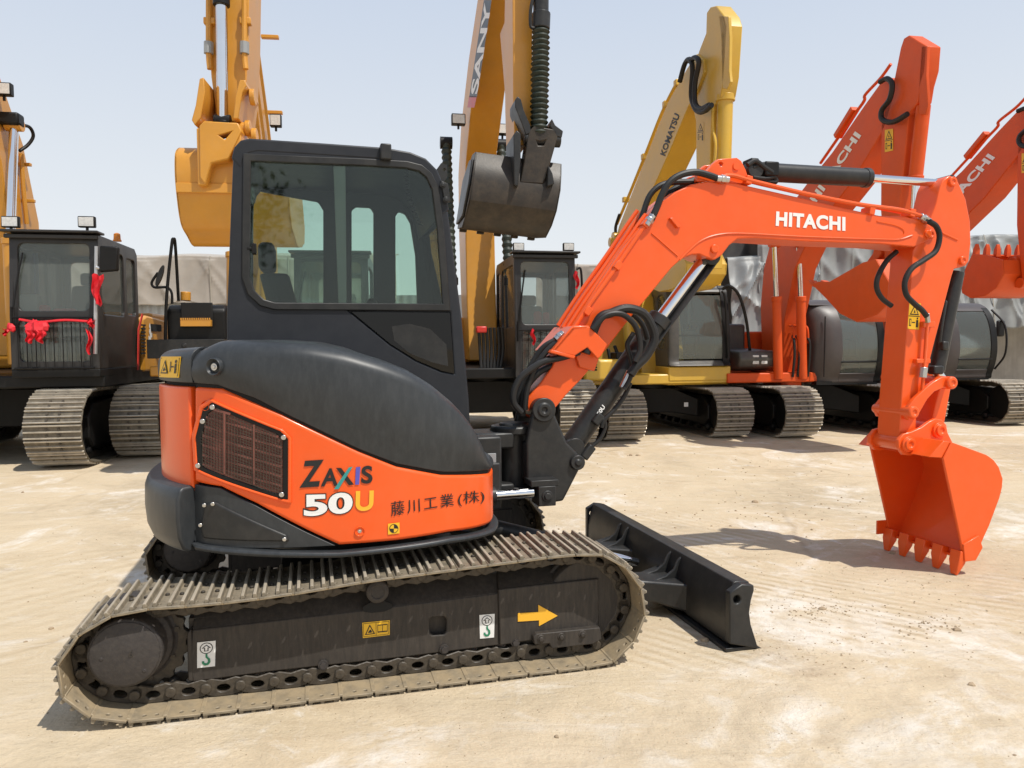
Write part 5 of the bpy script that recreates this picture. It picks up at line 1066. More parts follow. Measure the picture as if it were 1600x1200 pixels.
for a in ([(326, 140), (332, 138), (334, 160), (328, 198), (319, 210), (314, 202), (320, 180)], [(386, 142), (394, 142), (396, 150), (390, 160), (384, 200), (376, 200), (380, 165)]): front_plate('side_link', a, XA-.28, XA+.34, M['yel'], lkb, .008)
MB().cyl(m.Q(316, 200, XA+.16), m.Q(392, 202, XA+.16), .07, n=18).build('link_pin', M['yel'], lkb, bevel=.008)
b = MB()
for a, z_ in ((318, 202), (387, 201), (397, 213), (394, 152)): b.cyl(m.Q(a-3, z_, XA+.16), m.Q(a+5, z_, XA+.16), .085, n=14)
b.build('pin_boss', M['yel'], lkb, bevel=.008)
front_plate('push_link', [(327, 212), (334, 205), (385, 208), (390, 220), (370, 262), (345, 268), (336, 300), (328, 290)], XA+.20, XA+.38, M['yel'], lkb, .012, [[Y3(355, 226), Y3(375, 221), Y3(365, 233)]])
yb0, yb1 = m.yz(281, 300, 4.0)[0], m.yz(455, 300, 4.0)[0]; zt_, zm_, zb_ = m.yz(320, 232, 4.05)[1], m.yz(320, 300, 4.05)[1], m.yz(320, 381, 3.8)[1]
pb = [(3.35, zt_-.02), (3.85, zt_+.04), (4.10, zt_-.04), (4.16, zm_+.25), (4.14, zm_), (4.02, zm_-.32), (3.80, zb_+.08), (3.55, zb_), (3.10, zb_+.10), (3.05, zb_+.3)]
pb = [tuple(p)[:2] for p in catmull([(x, z, 0) for x, z in pb[:9]], 4)]+pb[9:]; bk = bucket(m, pb, yb0, yb1, 32, M['yel'], (-1, 0, .25)); 
b = MB(); b.box((4.145, (yb0+yb1)/2, zm_+.02), (.05, yb1-yb0-.02, .10)); b.build('wear_strip', M['yel'], bk, bevel=.006)
for px in (328, 382): front_plate('ear', [(px-6, 215), (px+6, 215), (px+8, 300), (px-4, 300)], 3.7, 4.26, M['yel'], bk, .01)
b = MB(); b.tube([m.Q(335, 275, 4.1), m.Q(348, 266, 4.1), m.Q(365, 255, 4.1)], .03); b.tube([m.Q(337, 290, 4.1), m.Q(348, 283, 4.1), m.Q(365, 262, 4.1)], .03); b.build('hydraulic_hose', M['rubber'], lkb)
for px in (326, 382):
    MB().tube([m.Q(px, 0, XA+.05), m.Q(px, 80, XA+.05), m.Q(px+2, 108, XA+.06)], .03).build('oil_pipe', M['yel'], arm); b = MB(); b.cyl(m.Q(px, 66, XA+.05), m.Q(px, 84, XA+.05), .05, n=8); b.build('hose_fitting', M['grey'], arm)
    MB().box(m.Q(px+2, 34, XA+.02), (.08, .12, .07)).build('pipe_bracket', M['yel'], arm, bevel=.01)

# --- C: amber machine in the middle, worn dark bucket and bellows
m = Rig('large_excavator', 'amber excavator in the middle with dark worn bucket and ribbed rod covers', (-.5, 12.7), 10, M['yel'])
tracks(m, 4.1, .98, .60, 2.3); house(m, 1.0, 2.1, -1.4, 1.3, -2.9, 1.35, 2.0, M['yel'])
c = cab_boxy(m, .30, 1.24, -.35, 1.5, 1.02, 2.88)
for px in (810, 888): lamp(m, m.Q(px, 386, 1.42), c, (.07, .17, .12))
b = MB(); b.box(m.Q(840, 497, 1.2), (.1, .12, .2)); b.box(m.Q(853, 498, 1.2), (.1, .1, .2)); b.build('red_cushion', M['red'], c, bevel=.03)
rib = MB(); rag(rib, m.Q(900, 425, 1.5), .06, .25, 3); rag(rib, m.Q(832, 515, 1.52), .05, .22, 9); rib.build('red_ribbon', M['red'], c)
b = MB(); b.tube([m.Q(901, 420, 1.5), m.Q(908, 424, 1.5), m.Q(909, 480, 1.5), m.Q(903, 520, 1.5)], .018); b.build('mirror_arm', M['black'], c)
YB = (-.24, .26)
bo = [(-.55, 1.25), (-1.0, 2.4), (-1.25, 3.6), (-1.25, 4.6), (-.7, 5.35), (.5, 6.05), (2.1, 6.65), (3.6, 6.9), (4.1, 6.8), (3.9, 6.4), (2.4, 6.05), (1.0, 5.45), (-.1, 4.5), (-.2, 3.3), (-.1, 2.2), (.1, 1.25)]
bm_ = MB().prism(bo, YB[0], YB[1]).build('boom', M['yel'], m.o, bevel=.02)
sgx = [(-.45, 5.22), (.35, 5.78)]
def sanyq(): pass
P_ = [m.xz(*q, YB[0]-.004) for q in ((733, 152), (756, 0), (768, 0), (745, 152))]
shapes('boom_stripe', [(0, 0, P_)], bm_, lambda x, z, l: Vector((x, YB[0]-.003, z)), [M['charcoal']])
P_ = [m.xz(*q, YB[0]-.004) for q in ((730, 168), (733, 150), (745, 150), (741, 168))]
shapes('boom_stripe', [(0, 0, P_)], bm_, lambda x, z, l: Vector((x, YB[0]-.003, z)), [M['redc']])
tq_ = bil([(735, 147), (757, 4), (768, 4), (746, 147)])                 # u climbs along v of this quad
put_text('lettering', 'SANY', M['white'], bm_, lambda u, v: Vector((lambda a: (a[0], YB[0]-.006, a[1]))(m.xz(*tq_(u, v), YB[0]-.006))), .03)
for px, py, dy in ((713, 196, -.45), (783, 206, .30)): lamp(m, Vector((m.xz(px, py, dy)[0], m.yz(px, py, .2)[0], m.yz(px, py, .2)[1])), bm_, (.12, .22, .17))
for y in (-.55, .38):
    x0, z0 = .75, 1.2; x1, z1 = .55, 2.55; o = MB().cyl((x0, y, z0), (x1, y, z1), .085).build('boom_cylinder', M['black'], m.o, bevel=.006); MB().cyl((x1, y, z1-.08), (x1, y, z1+.04), .1).build('gland', M['black'], o, bevel=.006)
    bellows(m, 'rod_cover', (x1, y, z1), (-.2, y, 4.9), .085, 22, o); MB().cyl((-.2, y-.1, 4.9), (-.2, y+.1, 4.9), .1).build('rod_eye', M['black'], o)
arm = child('arm', m.o); XA = 4.2
def Y3(px, py): return m.yz(px, py, XA)
front_plate('arm_body', [(803, -120), (801, 0), (802, 150), (804, 225), (822, 228), (832, 210), (832, 0), (832, -120)], XA-.55, XA, M['yel'], arm)
MB().prism([(XA-1.1, 5.4), (XA-.5, 5.4), (XA-.5, 4.2), (XA-.62, 4.2)], Y3(803, 0)[0]+.02, Y3(832, 0)[0]-.02).build('arm_rear', M['yel'], arm, bevel=.01)
q1, q2, q3 = m.Q(846, -100, XA+.16), m.Q(845, 46, XA+.16), m.Q(842, 212, XA+.16)
bc_ = MB().cyl(q1, q2, .085).build('bucket_cylinder', M['charcoal'], m.o, bevel=.006); MB().cyl(m.Q(846, 20, XA+.16), m.Q(845, 46, XA+.16), .10).build('gland', M['charcoal'], bc_, bevel=.01); bellows(m, 'rod_cover', q2, q3, .10, 20, bc_)
MB().tube([m.Q(838, -20, XA+.16), m.Q(830, 10, XA+.2), m.Q(829, 40, XA+.2), m.Q(836, 44, XA+.2)], .018).build('hydraulic_hose', M['rubber'], bc_)
lkb = child('bucket_link', m.o)
for a, sx in (([(799, 166), (803, 161), (808, 166), (812, 182), (822, 205), (823, 216), (815, 220), (808, 200), (799, 178)], 0), ([(855, 195), (860, 205), (872, 214), (870, 224), (862, 222), (852, 206)], 0)): front_plate('side_link', a, XA-.1, XA+.24, M['charcoal'], lkb, .008)
MB().cyl(m.Q(819, 217, XA+.16), m.Q(875, 220, XA+.16), .075, n=18).build('link_pin', M['charcoal'], lkb, bevel=.008)
front_plate('push_link', [(820, 214), (828, 206), (862, 212), (864, 222), (846, 286), (842, 294), (806, 292), (812, 262)], XA+.02, XA+.24, M['bucket_dk'], lkb, .012, [[Y3(831, 228), Y3(838, 230), Y3(846, 228), Y3(843, 236), Y3(834, 236)]])
y0_, y1_ = m.yz(744, 300, 4.35)[0], m.yz(880, 300, 4.35)[0]; zt_, zm_, zb_ = m.yz(800, 240, 4.3)[1], m.yz(800, 290, 4.4)[1], m.yz(800, 358, 4.1)[1]
pb = [(3.45, zt_-.10), (3.95, zt_+.06), (4.28, zt_+.01), (4.36, zt_-.12), (4.45, zm_+.05), (4.42, zm_-.18), (4.28, zb_+.1), (4.05, zb_), (3.45, zb_+.08), (3.40, zb_+.3)]
bk = bucket(m, pb, y0_, y1_, 8, M['bucket_dk'], (-1, 0, .0), tl=.05); SHEAR = (bk, zt_, zb_)
MB().prism([(3.5, zb_+.12), (3.5, zt_-.14), (4.0, zt_-.02), (4.3, zt_-.08), (4.38, zm_), (4.2, zb_+.1)], y0_-.03, y0_+.002).build('side_wear_plate', M['charcoal'], bk, bevel=.012)
for a in ([(795, 222), (800, 215), (806, 220), (806, 260), (802, 300), (796, 298)], [(848, 268), (854, 280), (857, 296), (846, 300)]): front_plate('ear', a, 4.0, 4.5, M['charcoal'], bk, .01)
for o in bk.children:
    if o.name.split('.')[0] in ('side_plate', 'shell', 'side_wear_plate', 'tooth'):
        for v in o.data.vertices: v.co.y -= .13*max(-.2, (zt_-v.co.z)/(zt_-zb_)); v.co.z -= .10*(v.co.y-y0_)
b = MB()
for k in range(7): b.tube([m.Q(748+k*6, 512, 1.2), m.Q(750+k*6, 545, 1.15), m.Q(752+k*5, 575, 1.2)], .025)
b.build('valve_hoses', M['rubber'], m.o); MB().box(m.Q(752, 515, 1.2), (.12, .16, .10)).build('valve_cap', M['redc'], m.o, bevel=.02)

# --- D: lemon yellow machine
m = Rig('large_excavator', 'lemon yellow excavator with black lettering on its raised boom', (2.25, 13.3), 10, M['yelk'])
tracks(m, 3.55, .80, .62, 1.76, yc=.08); house(m, .86, 1.7, -1.28, 1.2, -2.3, 1.25, 1.85, M['yelk'], M['yelk'])
c = cab_round(m, .06, 1.10, [(-.30, 1.14), (1.20, 1.14), (1.26, 1.25), (1.26, 1.75), (1.16, 2.30), (1.06, 2.42), (.9, 2.47), (-.1, 2.47), (-.24, 2.42), (-.30, 2.30)], 1.70, M['gcab'], M['yelk'], fl=.10)
b = MB(); b.tube([m.Q(1128, 452, 1.25), m.Q(1140, 447, 1.3), m.Q(1155, 462, 1.3), m.Q(1166, 500, 1.25), m.Q(1172, 550, 1.1)], .025); b.tube([m.Q(1128, 455, 1.27), m.Q(1133, 470, 1.3), m.Q(1138, 560, 1.3)], .018); b.build('mirror_rail', M['black'], c)
MB().lathe(m.Q(1115, 448, .6), (0, 0, 1), [(0, .12), (.06, .12), (.12, .09), (.14, .03)]).build('roof_vent', M['yelk'], c)
bo = m.X([(1003, 600), (978, 600), (962, 520), (955, 440), (958, 390), (967, 353), (1010, 243), (1043, 160), (1073, 107), (1088, 84), (1098, 92), (1100, 112), (1090, 140), (1075, 168), (1047, 235), (1018, 300), (1000, 360), (992, 420), (998, 500)], -.2)
bm_ = MB().prism(bo, -.2, .2).build('boom', M['yelk'], m.o, bevel=.015)
tq_ = [m.xz(*q, -.205) for q in ((1031, 241), (1054, 176), (1062, 180), (1039, 244))]    # bottom-left, bottom-right... along the boom
def kt(u, v): a = Vector(tq_[3]).lerp(Vector(tq_[2]), u); b_ = Vector(tq_[0]).lerp(Vector(tq_[1]), u); q = a.lerp(b_, v); return Vector((q.x, -.205, q.y))
put_text('lettering', 'KOMATSU', M['ink'], bm_, kt, .03)
x, z = m.xz(962, 372, -.2); MB().cyl((x, -.26, z), (x, .26, z), .11).build('pivot_pin', M['yelk'], bm_, bevel=.01)
MB().tube([m.P(a, b_, -.16) for a, b_ in [(964, 350), (985, 300), (1010, 238), (1035, 175), (1060, 125)]], .028).build('oil_pipe', M['yelk'], bm_)
for a, b_ in ((978, 312), (1008, 245), (1042, 163), (1060, 130)): MB().box(m.P(a, b_, -.16), (.10, .12, .09)).build('pipe_bracket', M['yelk'], bm_, bevel=.01)
MB().tube([m.P(963, 372, -.2), m.P(962, 355, -.22), m.P(968, 335, -.2)], .03).build('hydraulic_hose', M['rubber'], bm_)
for pts in ([(1062, 128), (1070, 100), (1078, 93), (1082, 108), (1080, 150), (1088, 172), (1100, 174), (1112, 164)], [(1078, 96), (1086, 90), (1092, 98), (1086, 130), (1086, 160), (1095, 170), (1108, 164)]): MB().tube([m.P(a, b_, -.30) for a, b_ in pts], .035).build('hydraulic_hose', M['rubber'], bm_)
for y in (-.42, .42): cyl2(m, 'boom_cylinder', Vector((.85, y, .95)), Vector((.55, y, 2.1)), Vector((-.1, y, 3.3)), .085, .05, M['yelk'])
am = m.X([(1104, 20), (1110, 11), (1119, 9), (1132, 26), (1136, 40), (1131, 120), (1126, 150), (1112, 172), (1108, 300), (1106, 420), (1095, 420), (1088, 280), (1087, 190), (1082, 165), (1083, 110), (1092, 80), (1103, 52)], -.17)
arm = MB().prism(am, -.17, .04).build('arm', M['yelk'], m.o, bevel=.012)
for y in (-.17, .01): MB().prism(m.X([(1123, 24), (1138, 26), (1140, 60), (1139, 110), (1141, 128), (1136, 140), (1129, 138), (1128, 112), (1127, 60)], y), y, y+.04).build('arm_rib', M['yelk'], arm, bevel=.006)
p0, p1 = m.P(1134, 130, -.06), m.P(1128, 330, -.06); cyl2(m, 'bucket_cylinder', p0, p0.lerp(p1, .85), p1, .10, .05, M['yelk']); MB().cyl(p0.lerp(p1, .09), p0.lerp(p1, .14), .125).build('gland', M['yelk'], arm, bevel=.006)
MB().tube([m.P(1114, 163, -.2), m.P(1114, 200, -.2), m.P(1118, 225, -.2), m.P(1116, 260, -.2)], .02).build('oil_pipe', M['yelk'], arm)
side_warn(m, [(lambda a: a)(m.xz(*q, -.17)) for q in ((1090, 192), (1100, 190), (1100, 222), (1090, 222))], -.17, arm).data.materials[0] = M['yelk']
pb = [m.xz(*q, -.37) for q in ((1030, 398), (1052, 388), (1066, 398), (1072, 412), (1071, 428), (1064, 442), (1050, 452), (1030, 456), (1006, 446), (990, 425), (1000, 412))]
bk = bucket(m, pb, -.37, .23, 9, M['yelk'], (-1, 0, .5), tl=.15)
b = MB(); x, z = m.xz(1128, 408, .3); b.cyl((x, -.25, z+.05), (x, .10, z+.05), .10); b.build('link_pin', M['yelk'], bk, bevel=.01)
for k, (a, b_) in enumerate(((925, 575), (945, 575))): pass
MB().box(m.Q(935, 578, 1.25), (.5, .62, .34)).build('side_box', M['yelk'], m.o, bevel=.05, seg=3); b = MB()
for k in range(3): b.box(m.Q(926, 570+k*4, 1.51), (.01, .14, .024))
b.build('vent', M['gap'], m.o)
b = MB(); b.box(m.Q(975, 565, 1.2), (.3, .35, .3)); b.tube([m.Q(960, 540, 1.25), m.Q(968, 560, 1.3), m.Q(978, 575, 1.3)], .03); b.tube([m.Q(950, 545, 1.25), m.Q(955, 565, 1.3), m.Q(970, 585, 1.3)], .03); b.build('swivel_valve', M['black'], m.o, bevel=.02)
MB().box(m.Q(1072, 632, 1.0), (.01, .07, .07)).build('chassis_label', M['stickw'], m.o)

# --- E and F: the two orange-red machines on the right
def orange_rig(label, root, curl=False):
    m = Rig('large_excavator', label, (4.8, 13.5), 10, M['orange_far']); OF = M['orange_far']
    tracks(m, 3.6, .82, .64, 1.85, yc=.35); house(m, .86, 1.7, -1.5, .1, -2.3, 1.05, 1.72, OF, OF)
    c = cab_round(m, -.02, 1.20, [(-.45, .80), (.95, .80), (1.15, .95), (1.25, 1.3), (1.22, 1.7), (1.1, 2.0), (.9, 2.18), (.6, 2.24), (-.2, 2.24), (-.40, 2.16), (-.45, 2.0)], 1.25, M['browncab'], cw=.44, kc=.52)
    b = MB(); b.tube([(1.15, 1.24, 1.0), (1.3, 1.32, 1.3), (1.25, 1.34, 1.8), (1.0, 1.28, 2.1)], .018); b.build('mirror_rail', M['black'], c); MB().box((1.15, 1.34, 1.75), (.06, .16, .3)).build('mirror', M['black'], c, bevel=.03)
    b = MB(); b.prism([(-.1, 1.05), (.75, 1.05), (1.0, 1.12), (1.06, 1.25), (1.0, 1.38), (.2, 1.42), (-.1, 1.42)], -1.28, -.62); o = b.build('front_box', M['gcab'], m.o, bevel=.04, seg=3)
    for y in (-.95, -.80): MB().box((1.03, y-.05, 1.24), (.03, .11, .15)).build('head_lamp', M['lamp'], o, bevel=.01)
    MB().box((.1, -1.18, 1.08), (1.1, .62, .36)).build('side_panel', OF, m.o, bevel=.03); MB().box((-.4, -1.1, 1.55), (1.1, .75, .6)).build('engine_box', M['gcab'], m.o, bevel=.05); MB().cyl((-.2, -1.35, 1.85), (-.2, -1.35, 1.97), .08).build('fuel_cap', M['redc'], m.o, bevel=.02)
    b = MB(); b.tube([(.5, -1.5, .9), (.5, -1.5, 2.2), (.35, -1.5, 2.5), (.1, -1.5, 2.55)], .02); b.build('handrail', M['black'], o)
    bo = m.X([(1192, 605), (1188, 480), (1193, 420), (1206, 370), (1228, 330), (1262, 285), (1300, 238), (1350, 165), (1378, 126), (1388, 121), (1398, 132), (1394, 160), (1382, 200), (1332, 283), (1292, 335), (1264, 372), (1242, 420), (1226, 500), (1220, 605)], -.4)
    bm_ = MB().prism(bo, -.4, -.02).build('boom', OF, m.o, bevel=.015)
    q = [m.xz(*a, -.405) for a in ((1265, 310), (1336, 205), (1346, 212), (1275, 318))]
    def ht(u, v): a = Vector(q[3]).lerp(Vector(q[2]), u); b_ = Vector(q[0]).lerp(Vector(q[1]), u); r_ = a.lerp(b_, v); return Vector((r_.x, -.406, r_.y))
    put_text('lettering', 'HITACHI', M['white'], bm_, ht, .04, 1.05)
    for k in (0, 1): cyl2(m, 'boom_cylinder', m.Q((1216, 1254)[k], 592, 1.05), m.Q((1213, 1251)[k], 465, 1.15), m.Q((1210, 1248)[k], 380, 1.22), .075, .04, OF)
    MB().tube([m.P(a, b_, -.36) for a, b_ in [(1282, 255), (1330, 186), (1350, 158), (1352, 148), (1376, 122), (1392, 100)]], .022).build('oil_pipe', OF, bm_); MB().box(m.P(1322, 192, -.36), (.5, .12, .08), Matrix.Rotation(-R(35), 3, 'Y')).build('pipe_cover', OF, bm_, bevel=.01)
    MB().tube([m.P(a, b_, -.48) for a, b_ in [(1375, 128), (1386, 123), (1394, 132), (1390, 155), (1378, 172), (1378, 186), (1390, 191), (1402, 188), (1418, 178)]], .035).build('hydraulic_hose', M['rubber'], bm_)
    am = m.X([(1407, 75), (1412, 60), (1420, 55), (1448, 72), (1445, 110), (1438, 135), (1434, 160), (1420, 178), (1414, 240), (1405, 330), (1402, 430), (1384, 430), (1376, 330), (1377, 195), (1384, 165), (1398, 120)], -.4)
    arm = MB().prism(am, -.4, -.2).build('arm', OF, m.o, bevel=.012)
    for y in (-.4, -.23): MB().prism(m.X([(1440, 72), (1449, 72), (1447, 118), (1450, 165), (1446, 180), (1436, 178), (1436, 130)], y), y, y+.04).build('arm_rib', OF, arm, bevel=.006)
    side_warn(m, [m.xz(*a, -.4) for a in ((1383, 203), (1396, 201), (1396, 235), (1383, 238))], -.402, arm)
    p0, p1, p2 = m.P(1443, 165, -.3), m.P(1430, 282, -.3), m.P(1424, 400, -.3); cyl2(m, 'bucket_cylinder', p0, p1, p2, .085, .04, OF)
    pb = m.X([(1368, 405), (1388, 440), (1392, 470), (1370, 492), (1338, 503), (1312, 490), (1290, 466), (1268, 444), (1278, 440), (1296, 440), (1348, 410)], -.68)
    if curl:
        F2 = Rig.__new__(Rig); F2.root = root; F2.psi = m.psi; pb = F2.X([(1566, 406), (1568, 428), (1556, 450), (1540, 462), (1516, 466), (1503, 458), (1501, 444), (1508, 420), (1519, 397), (1540, 398)], -.68)
        bk = bucket(m, pb, -.68, .22, 8, OF, (.1, 0, 1), tl=.16)
    else: bk = bucket(m, pb, -.68, .22, 7, OF, (-1, 0, .45), tl=.16)
    for y in (-.36, -.16): MB().prism(m.X([(1352, 412), (1372, 385), (1388, 382), (1396, 400), (1392, 440), (1372, 440)], y), y, y+.04).build('ear', OF, bk, bevel=.006)
    b = MB(); x, z = m.xz(1382, 396, -.3); b.cyl((x, -.42, z), (x, -.06, z), .08); x, z = m.xz(1392, 432, -.3); b.cyl((x, -.42, z), (x, -.06, z), .08); b.build('pin_boss', OF, bk, bevel=.008)
    b = MB()
    for k in range(4): b.tube([(1.05, -.35+k*.09, .95), (1.1, -.35+k*.09, 1.3), (1.08, -.35+k*.09, 1.55), (.95, -.3+k*.06, 1.62)], .022)
    b.build('valve_hoses', M['rubber'], m.o); b = MB()
    for k in range(4): b.tube([(1.06, -.35+k*.09, 1.5), (1.04, -.33+k*.08, 1.75), (.9, -.33+k*.08, 1.8)], .018)
    b.build('oil_pipes', OF, m.o)
    m.o.location = (root[0], root[1], 0); return m
orange_rig('orange red excavator between the lemon yellow one and the rightmost one', (4.8, 13.5))
orange_rig('rightmost orange red excavator, its arm cut off by the right edge', (7.5, 14.8), True)

for o in list(bpy.data.objects):
    if o.type == 'MESH' and o.name.split('.')[0] in ('rod_eye', 'frame_bolt', 'port_block', 'pin_head', 'hose_fitting', 'screw', 'pivot_pin', 'red_cushion', 'motor_bolt', 'pin_boss', 'hydraulic_hose', 'red_ribbon', 'pipe_clamp', 'control_lever', 'travel_lever', 'guard_bars'): split_near(o, .06)
# ------------------------------------------------------------------ yard wall, tarpaulins, far things
M['conc'] = mat('stained_concrete', (.34, .32, .29), .85, dust=.6, dustcol=(.20, .18, .155), var=.25, scale=1.2, bump=.4, bscale=20, streak=.3)
M['tarp_b'] = mat('beige_tarpaulin', (.40, .36, .31), .7, var=.12, scale=1.5, dust=.2, dustcol=(.3, .26, .21)); M['tarp_g'] = mat('grey_tarpaulin', (.235, .245, .24), .5, var=.2, scale=1.2, dust=.2, dustcol=(.42, .40, .36)); M['tarp_d'] = mat('dark_tarpaulin', (.045, .047, .05), .5, var=.2, scale=1.3, dust=.15)
M['sheet'] = mat('bluish_sheet_metal', (.36, .39, .41), .4, metal=.3, var=.15, scale=1.5, dust=.25)
M['bldg'] = mat('pale_facade', (.50, .51, .52), .8, var=.05)
wl = MB(); wl.box((2, 19.5, .95), (44, .3, 1.9)); o = wl.build('yard_wall', M['conc'], bevel=.02); tag(o, 'stained grey concrete wall running behind the row of excavators', 'wall')
wl = MB()
for i in range(240): pass
wl.grid(lambda u, v: Vector((-20+u*20, 18.6+.02*math.sin(u*600), .9+v*1.85)), 480, 1); o = wl.build('metal_fence', M['sheet'], smooth=60); tag(o, 'bluish corrugated sheet fence below the beige tarpaulin on the left', 'fence')
def tarp(name, x0, x1, y, zb, zt, m, label, seed, depth=2.2, fold=.10, lean=.0, top=(0, 0)):
    rnd = random.Random(seed); W = [(rnd.uniform(.45, 1.6), rnd.uniform(-1.1, 1.1), rnd.uniform(0, 6.3), rnd.uniform(.5, 1), rnd.choice((3, 5, 8))) for _ in range(8)]; H_ = [(rnd.uniform(2, 6), rnd.uniform(0, 6.3)) for _ in range(3)]
    def fn(u, v):
        x = x0+(x1-x0)*u; hz = zt+top[0]*(1-u)+top[1]*u+.02*math.sin(x*3.1+seed)
        if v < .78: t = v/.78; p = Vector((x, y+lean*t, zb+(hz-zb)*t)); env = 1 if t < .93 else .5
        else: t = (v-.78)/.22; p = Vector((x, y+lean+depth*t, hz+.10*t)); env = .25*(1-t)
        d = sum(a*(1-abs(math.sin(f*1.5*x+g*1.6*p.z+ph)))**q for f, g, ph, a, q in W)+.18*sum(math.sin(f*3*x+ph) for f, ph in H_)
        p.y -= d*fold*env; p.z += (.05*math.sin(x*2.3+seed)+.03*math.sin(x*6.1))*(1 if v < .03 else 0); return p
    o = MB().grid(fn, 190, 60).build(name, m, smooth=50); sm = o.modifiers.new('thickness', 'SOLIDIFY'); sm.thickness = .015
    b = MB()
    for k in range(int((x1-x0)/1.9)):
        xs = x0+1.0+k*1.9; b.tube([fn((xs-x0)/(x1-x0), v)-Vector((0, .03, 0)) for v in (.02, .2, .4, .6, .78)], .012, n=5)
    b.build('rope', M['rope'], o); tag(o, label, 'tarpaulin'); return o
M['rope'] = mat('pale_rope', (.38, .35, .29), .8)
tarp('tarpaulin', -14, -2.8, 18.4, 2.55, 3.72, M['tarp_b'], 'long beige tarpaulin hung over the metal fence, left background', 1, fold=.035, depth=.5)
tarp('tarpaulin', 0.6, 3.0, 18.2, 1.5, 3.45, M['tarp_b'], 'beige tarpaulin behind the middle black cab', 5, fold=.05)
tarp('tarpaulin', 1.2, 6.4, 18.9, 1.4, 3.95, M['tarp_d'], 'black tarpaulin peaking above the beige one beside the lemon boom', 9, fold=.08, top=(-.9, .5))
tarp('tarpaulin', 5.2, 7.3, 17.6, 1.0, 3.6, M['tarp_g'], 'darkly creased tarpaulin hanging between the lemon cab and the orange boom', 14, fold=.12, lean=.6)
tarp('tarpaulin', 5.9, 10.6, 17.9, .9, 4.0, M['tarp_g'], 'pale grey tarpaulin over a tall stack behind the orange booms', 21, fold=.10, lean=.3, top=(.1, 0))
tarp('tarpaulin', 10.7, 15.5, 18.3, 1.9, 4.15, M['tarp_g'], 'grey tarpaulin behind the rightmost excavator', 33, fold=.12, lean=.5)
# far pale blocks seen through the cab
for k, (x, wd, h) in enumerate(((-12, 16, 13), (-62, 22, 12), (14, 30, 9))):
    b = MB(); b.box((x, 210+k*9, h/2), (wd, 12, h)); o = b.build('distant_building', M['bldg'], smooth=0); tag(o, ['pale distant building seen through the small cab', 'pale distant building beyond the fence at left', 'pale low distant building behind the lemon boom'][k], 'building')
    b = MB()
    for i in range(int(wd/2.4)):
        for j in range(int(h/3)): b.box((x-wd/2+1.5+i*2.4, 204+k*9-.05, 2+j*3), (1.2, .12, 1.5))
    b.build('windows', M['gcab'], o, smooth=0)
# loose stones
st = MB(); rnd = random.Random(11)
def stone(x, y, s):
    rr = []; pts = []
    for a in range(7):
        pts.append((x+math.cos(a*.9)*s*rnd.uniform(.6, 1.2), y+math.sin(a*.9)*s*rnd.uniform(.6, 1.1)))
    h = s*rnd.uniform(.4, .9); st.rings([[Vector((px_, py_, -.004)) for px_, py_ in pts], [Vector((x+(px_-x)*.85, y+(py_-y)*.85, h*.6)) for px_, py_ in pts], [Vector((x+(px_-x)*.4, y+(py_-y)*.4, h)) for px_, py_ in pts]])
for px, py, s in ((80, 983, 2.6), (35, 770, 1.5), (1102, 1002, 4), (1495, 985, 4.5), (1518, 1070, 4.5), (1395, 865, 3), (1170, 986, 3), (1585, 1180, 2), (870, 1152, 3), (985, 712, 2.2), (997, 712, 2.5), (1180, 785, 3), (1560, 770, 3), (1285, 952, 4), (40, 1003, 2), (350, 803, 2)):
    p = ground_at(px, py); stone(p.x, p.y, s*.0055*p.y/4*1.1)
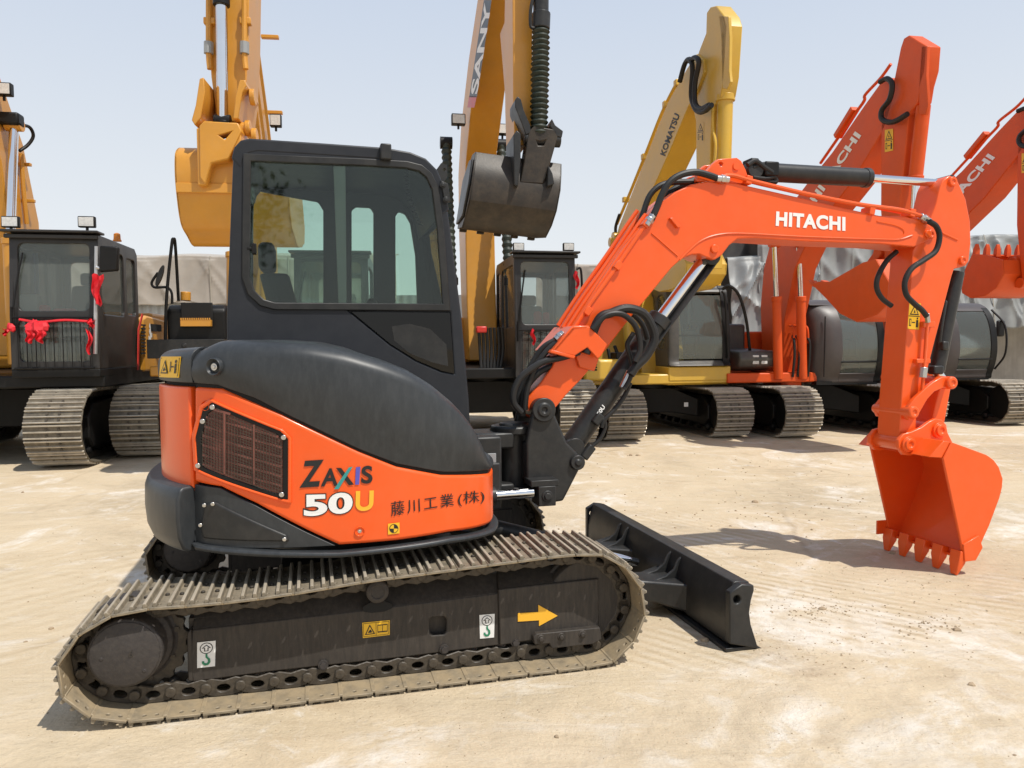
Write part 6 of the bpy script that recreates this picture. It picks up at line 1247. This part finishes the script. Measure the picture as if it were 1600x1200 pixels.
for (cx, cy, n, sd, s) in ((1290, 955, 90, (90, 14), .007), (1452, 978, 80, (80, 22), .008), (1230, 945, 110, (200, 26), .006), (1300, 1010, 120, (200, 40), .006), (1180, 795, 120, (260, 40), .012), (850, 850, 90, (120, 30), .01), (800, 1100, 500, (900, 110), .0035), (1300, 900, 420, (420, 130), .006), (300, 900, 160, (300, 200), .005), (1100, 730, 160, (600, 30), .012), (150, 870, 50, (130, 90), .006)):
    for k in range(n):
        p = ground_at(cx+rnd.gauss(0, sd[0]*.5), max(705, cy+rnd.gauss(0, sd[1]*.5))); stone(p.x, p.y, s*rnd.uniform(.3, 1.1))
M['stone'] = mat('brown_clod', (.36, .27, .175), .9, var=.3, scale=8)
o = st.build('loose_gravel', M['stone'], smooth=0); tag(o, kind='stuff')

# the tree whose crown is mirrored in the cab window, standing behind the viewer
M['leaf'] = mat('tree_leaf', (.050, .075, .028), .55, var=.4, scale=2); M['bark'] = mat('tree_bark', (.10, .075, .055), .9, var=.3, bump=.5)
T = thing('tree', 'dark leafy tree mirrored in the upper corner of the small cab window', 'tree', (-1.0, -7.2, 0))
b = MB(); b.rings([[Vector((r_*math.cos(a)+.12*math.sin(z), r_*math.sin(a)+.1*math.sin(z*1.3), z)) for a in [k*math.pi/6 for k in range(12)]] for z, r_ in ((0, .24), (1.2, .19), (2.6, .16), (4.0, .12), (5.6, .08), (7.4, .03))])
limbs = []
for k in range(11):
    a = k*2.4; z = 2.6+k*.38; e = Vector((math.cos(a)*(2.1-.1*k), math.sin(a)*(2.1-.1*k), z+1.5)); limbs.append((Vector((0, 0, z)), e)); b.tube([(0, 0, z), Vector((0, 0, z+.5)).lerp(e, .45), e], .045)
b.build('trunk', M['bark'], T)
b = MB()
for k in range(5200):
    l = limbs[k % 11]; c0 = l[0].lerp(l[1], rnd.uniform(.35, 1.1))+Vector((rnd.gauss(0, .42), rnd.gauss(0, .42), rnd.gauss(0, .36))); d = Vector((rnd.uniform(-1, 1), rnd.uniform(-1, 1), rnd.uniform(-.8, .5))).normalized(); s_ = d.orthogonal().normalized()*rnd.uniform(.03, .055); d = d*rnd.uniform(.07, .13)
    b.face([b.bm.verts.new(p) for p in (c0-d, c0-s_, c0+d, c0+s_)])
b.build('crown', M['leaf'], T, smooth=0)
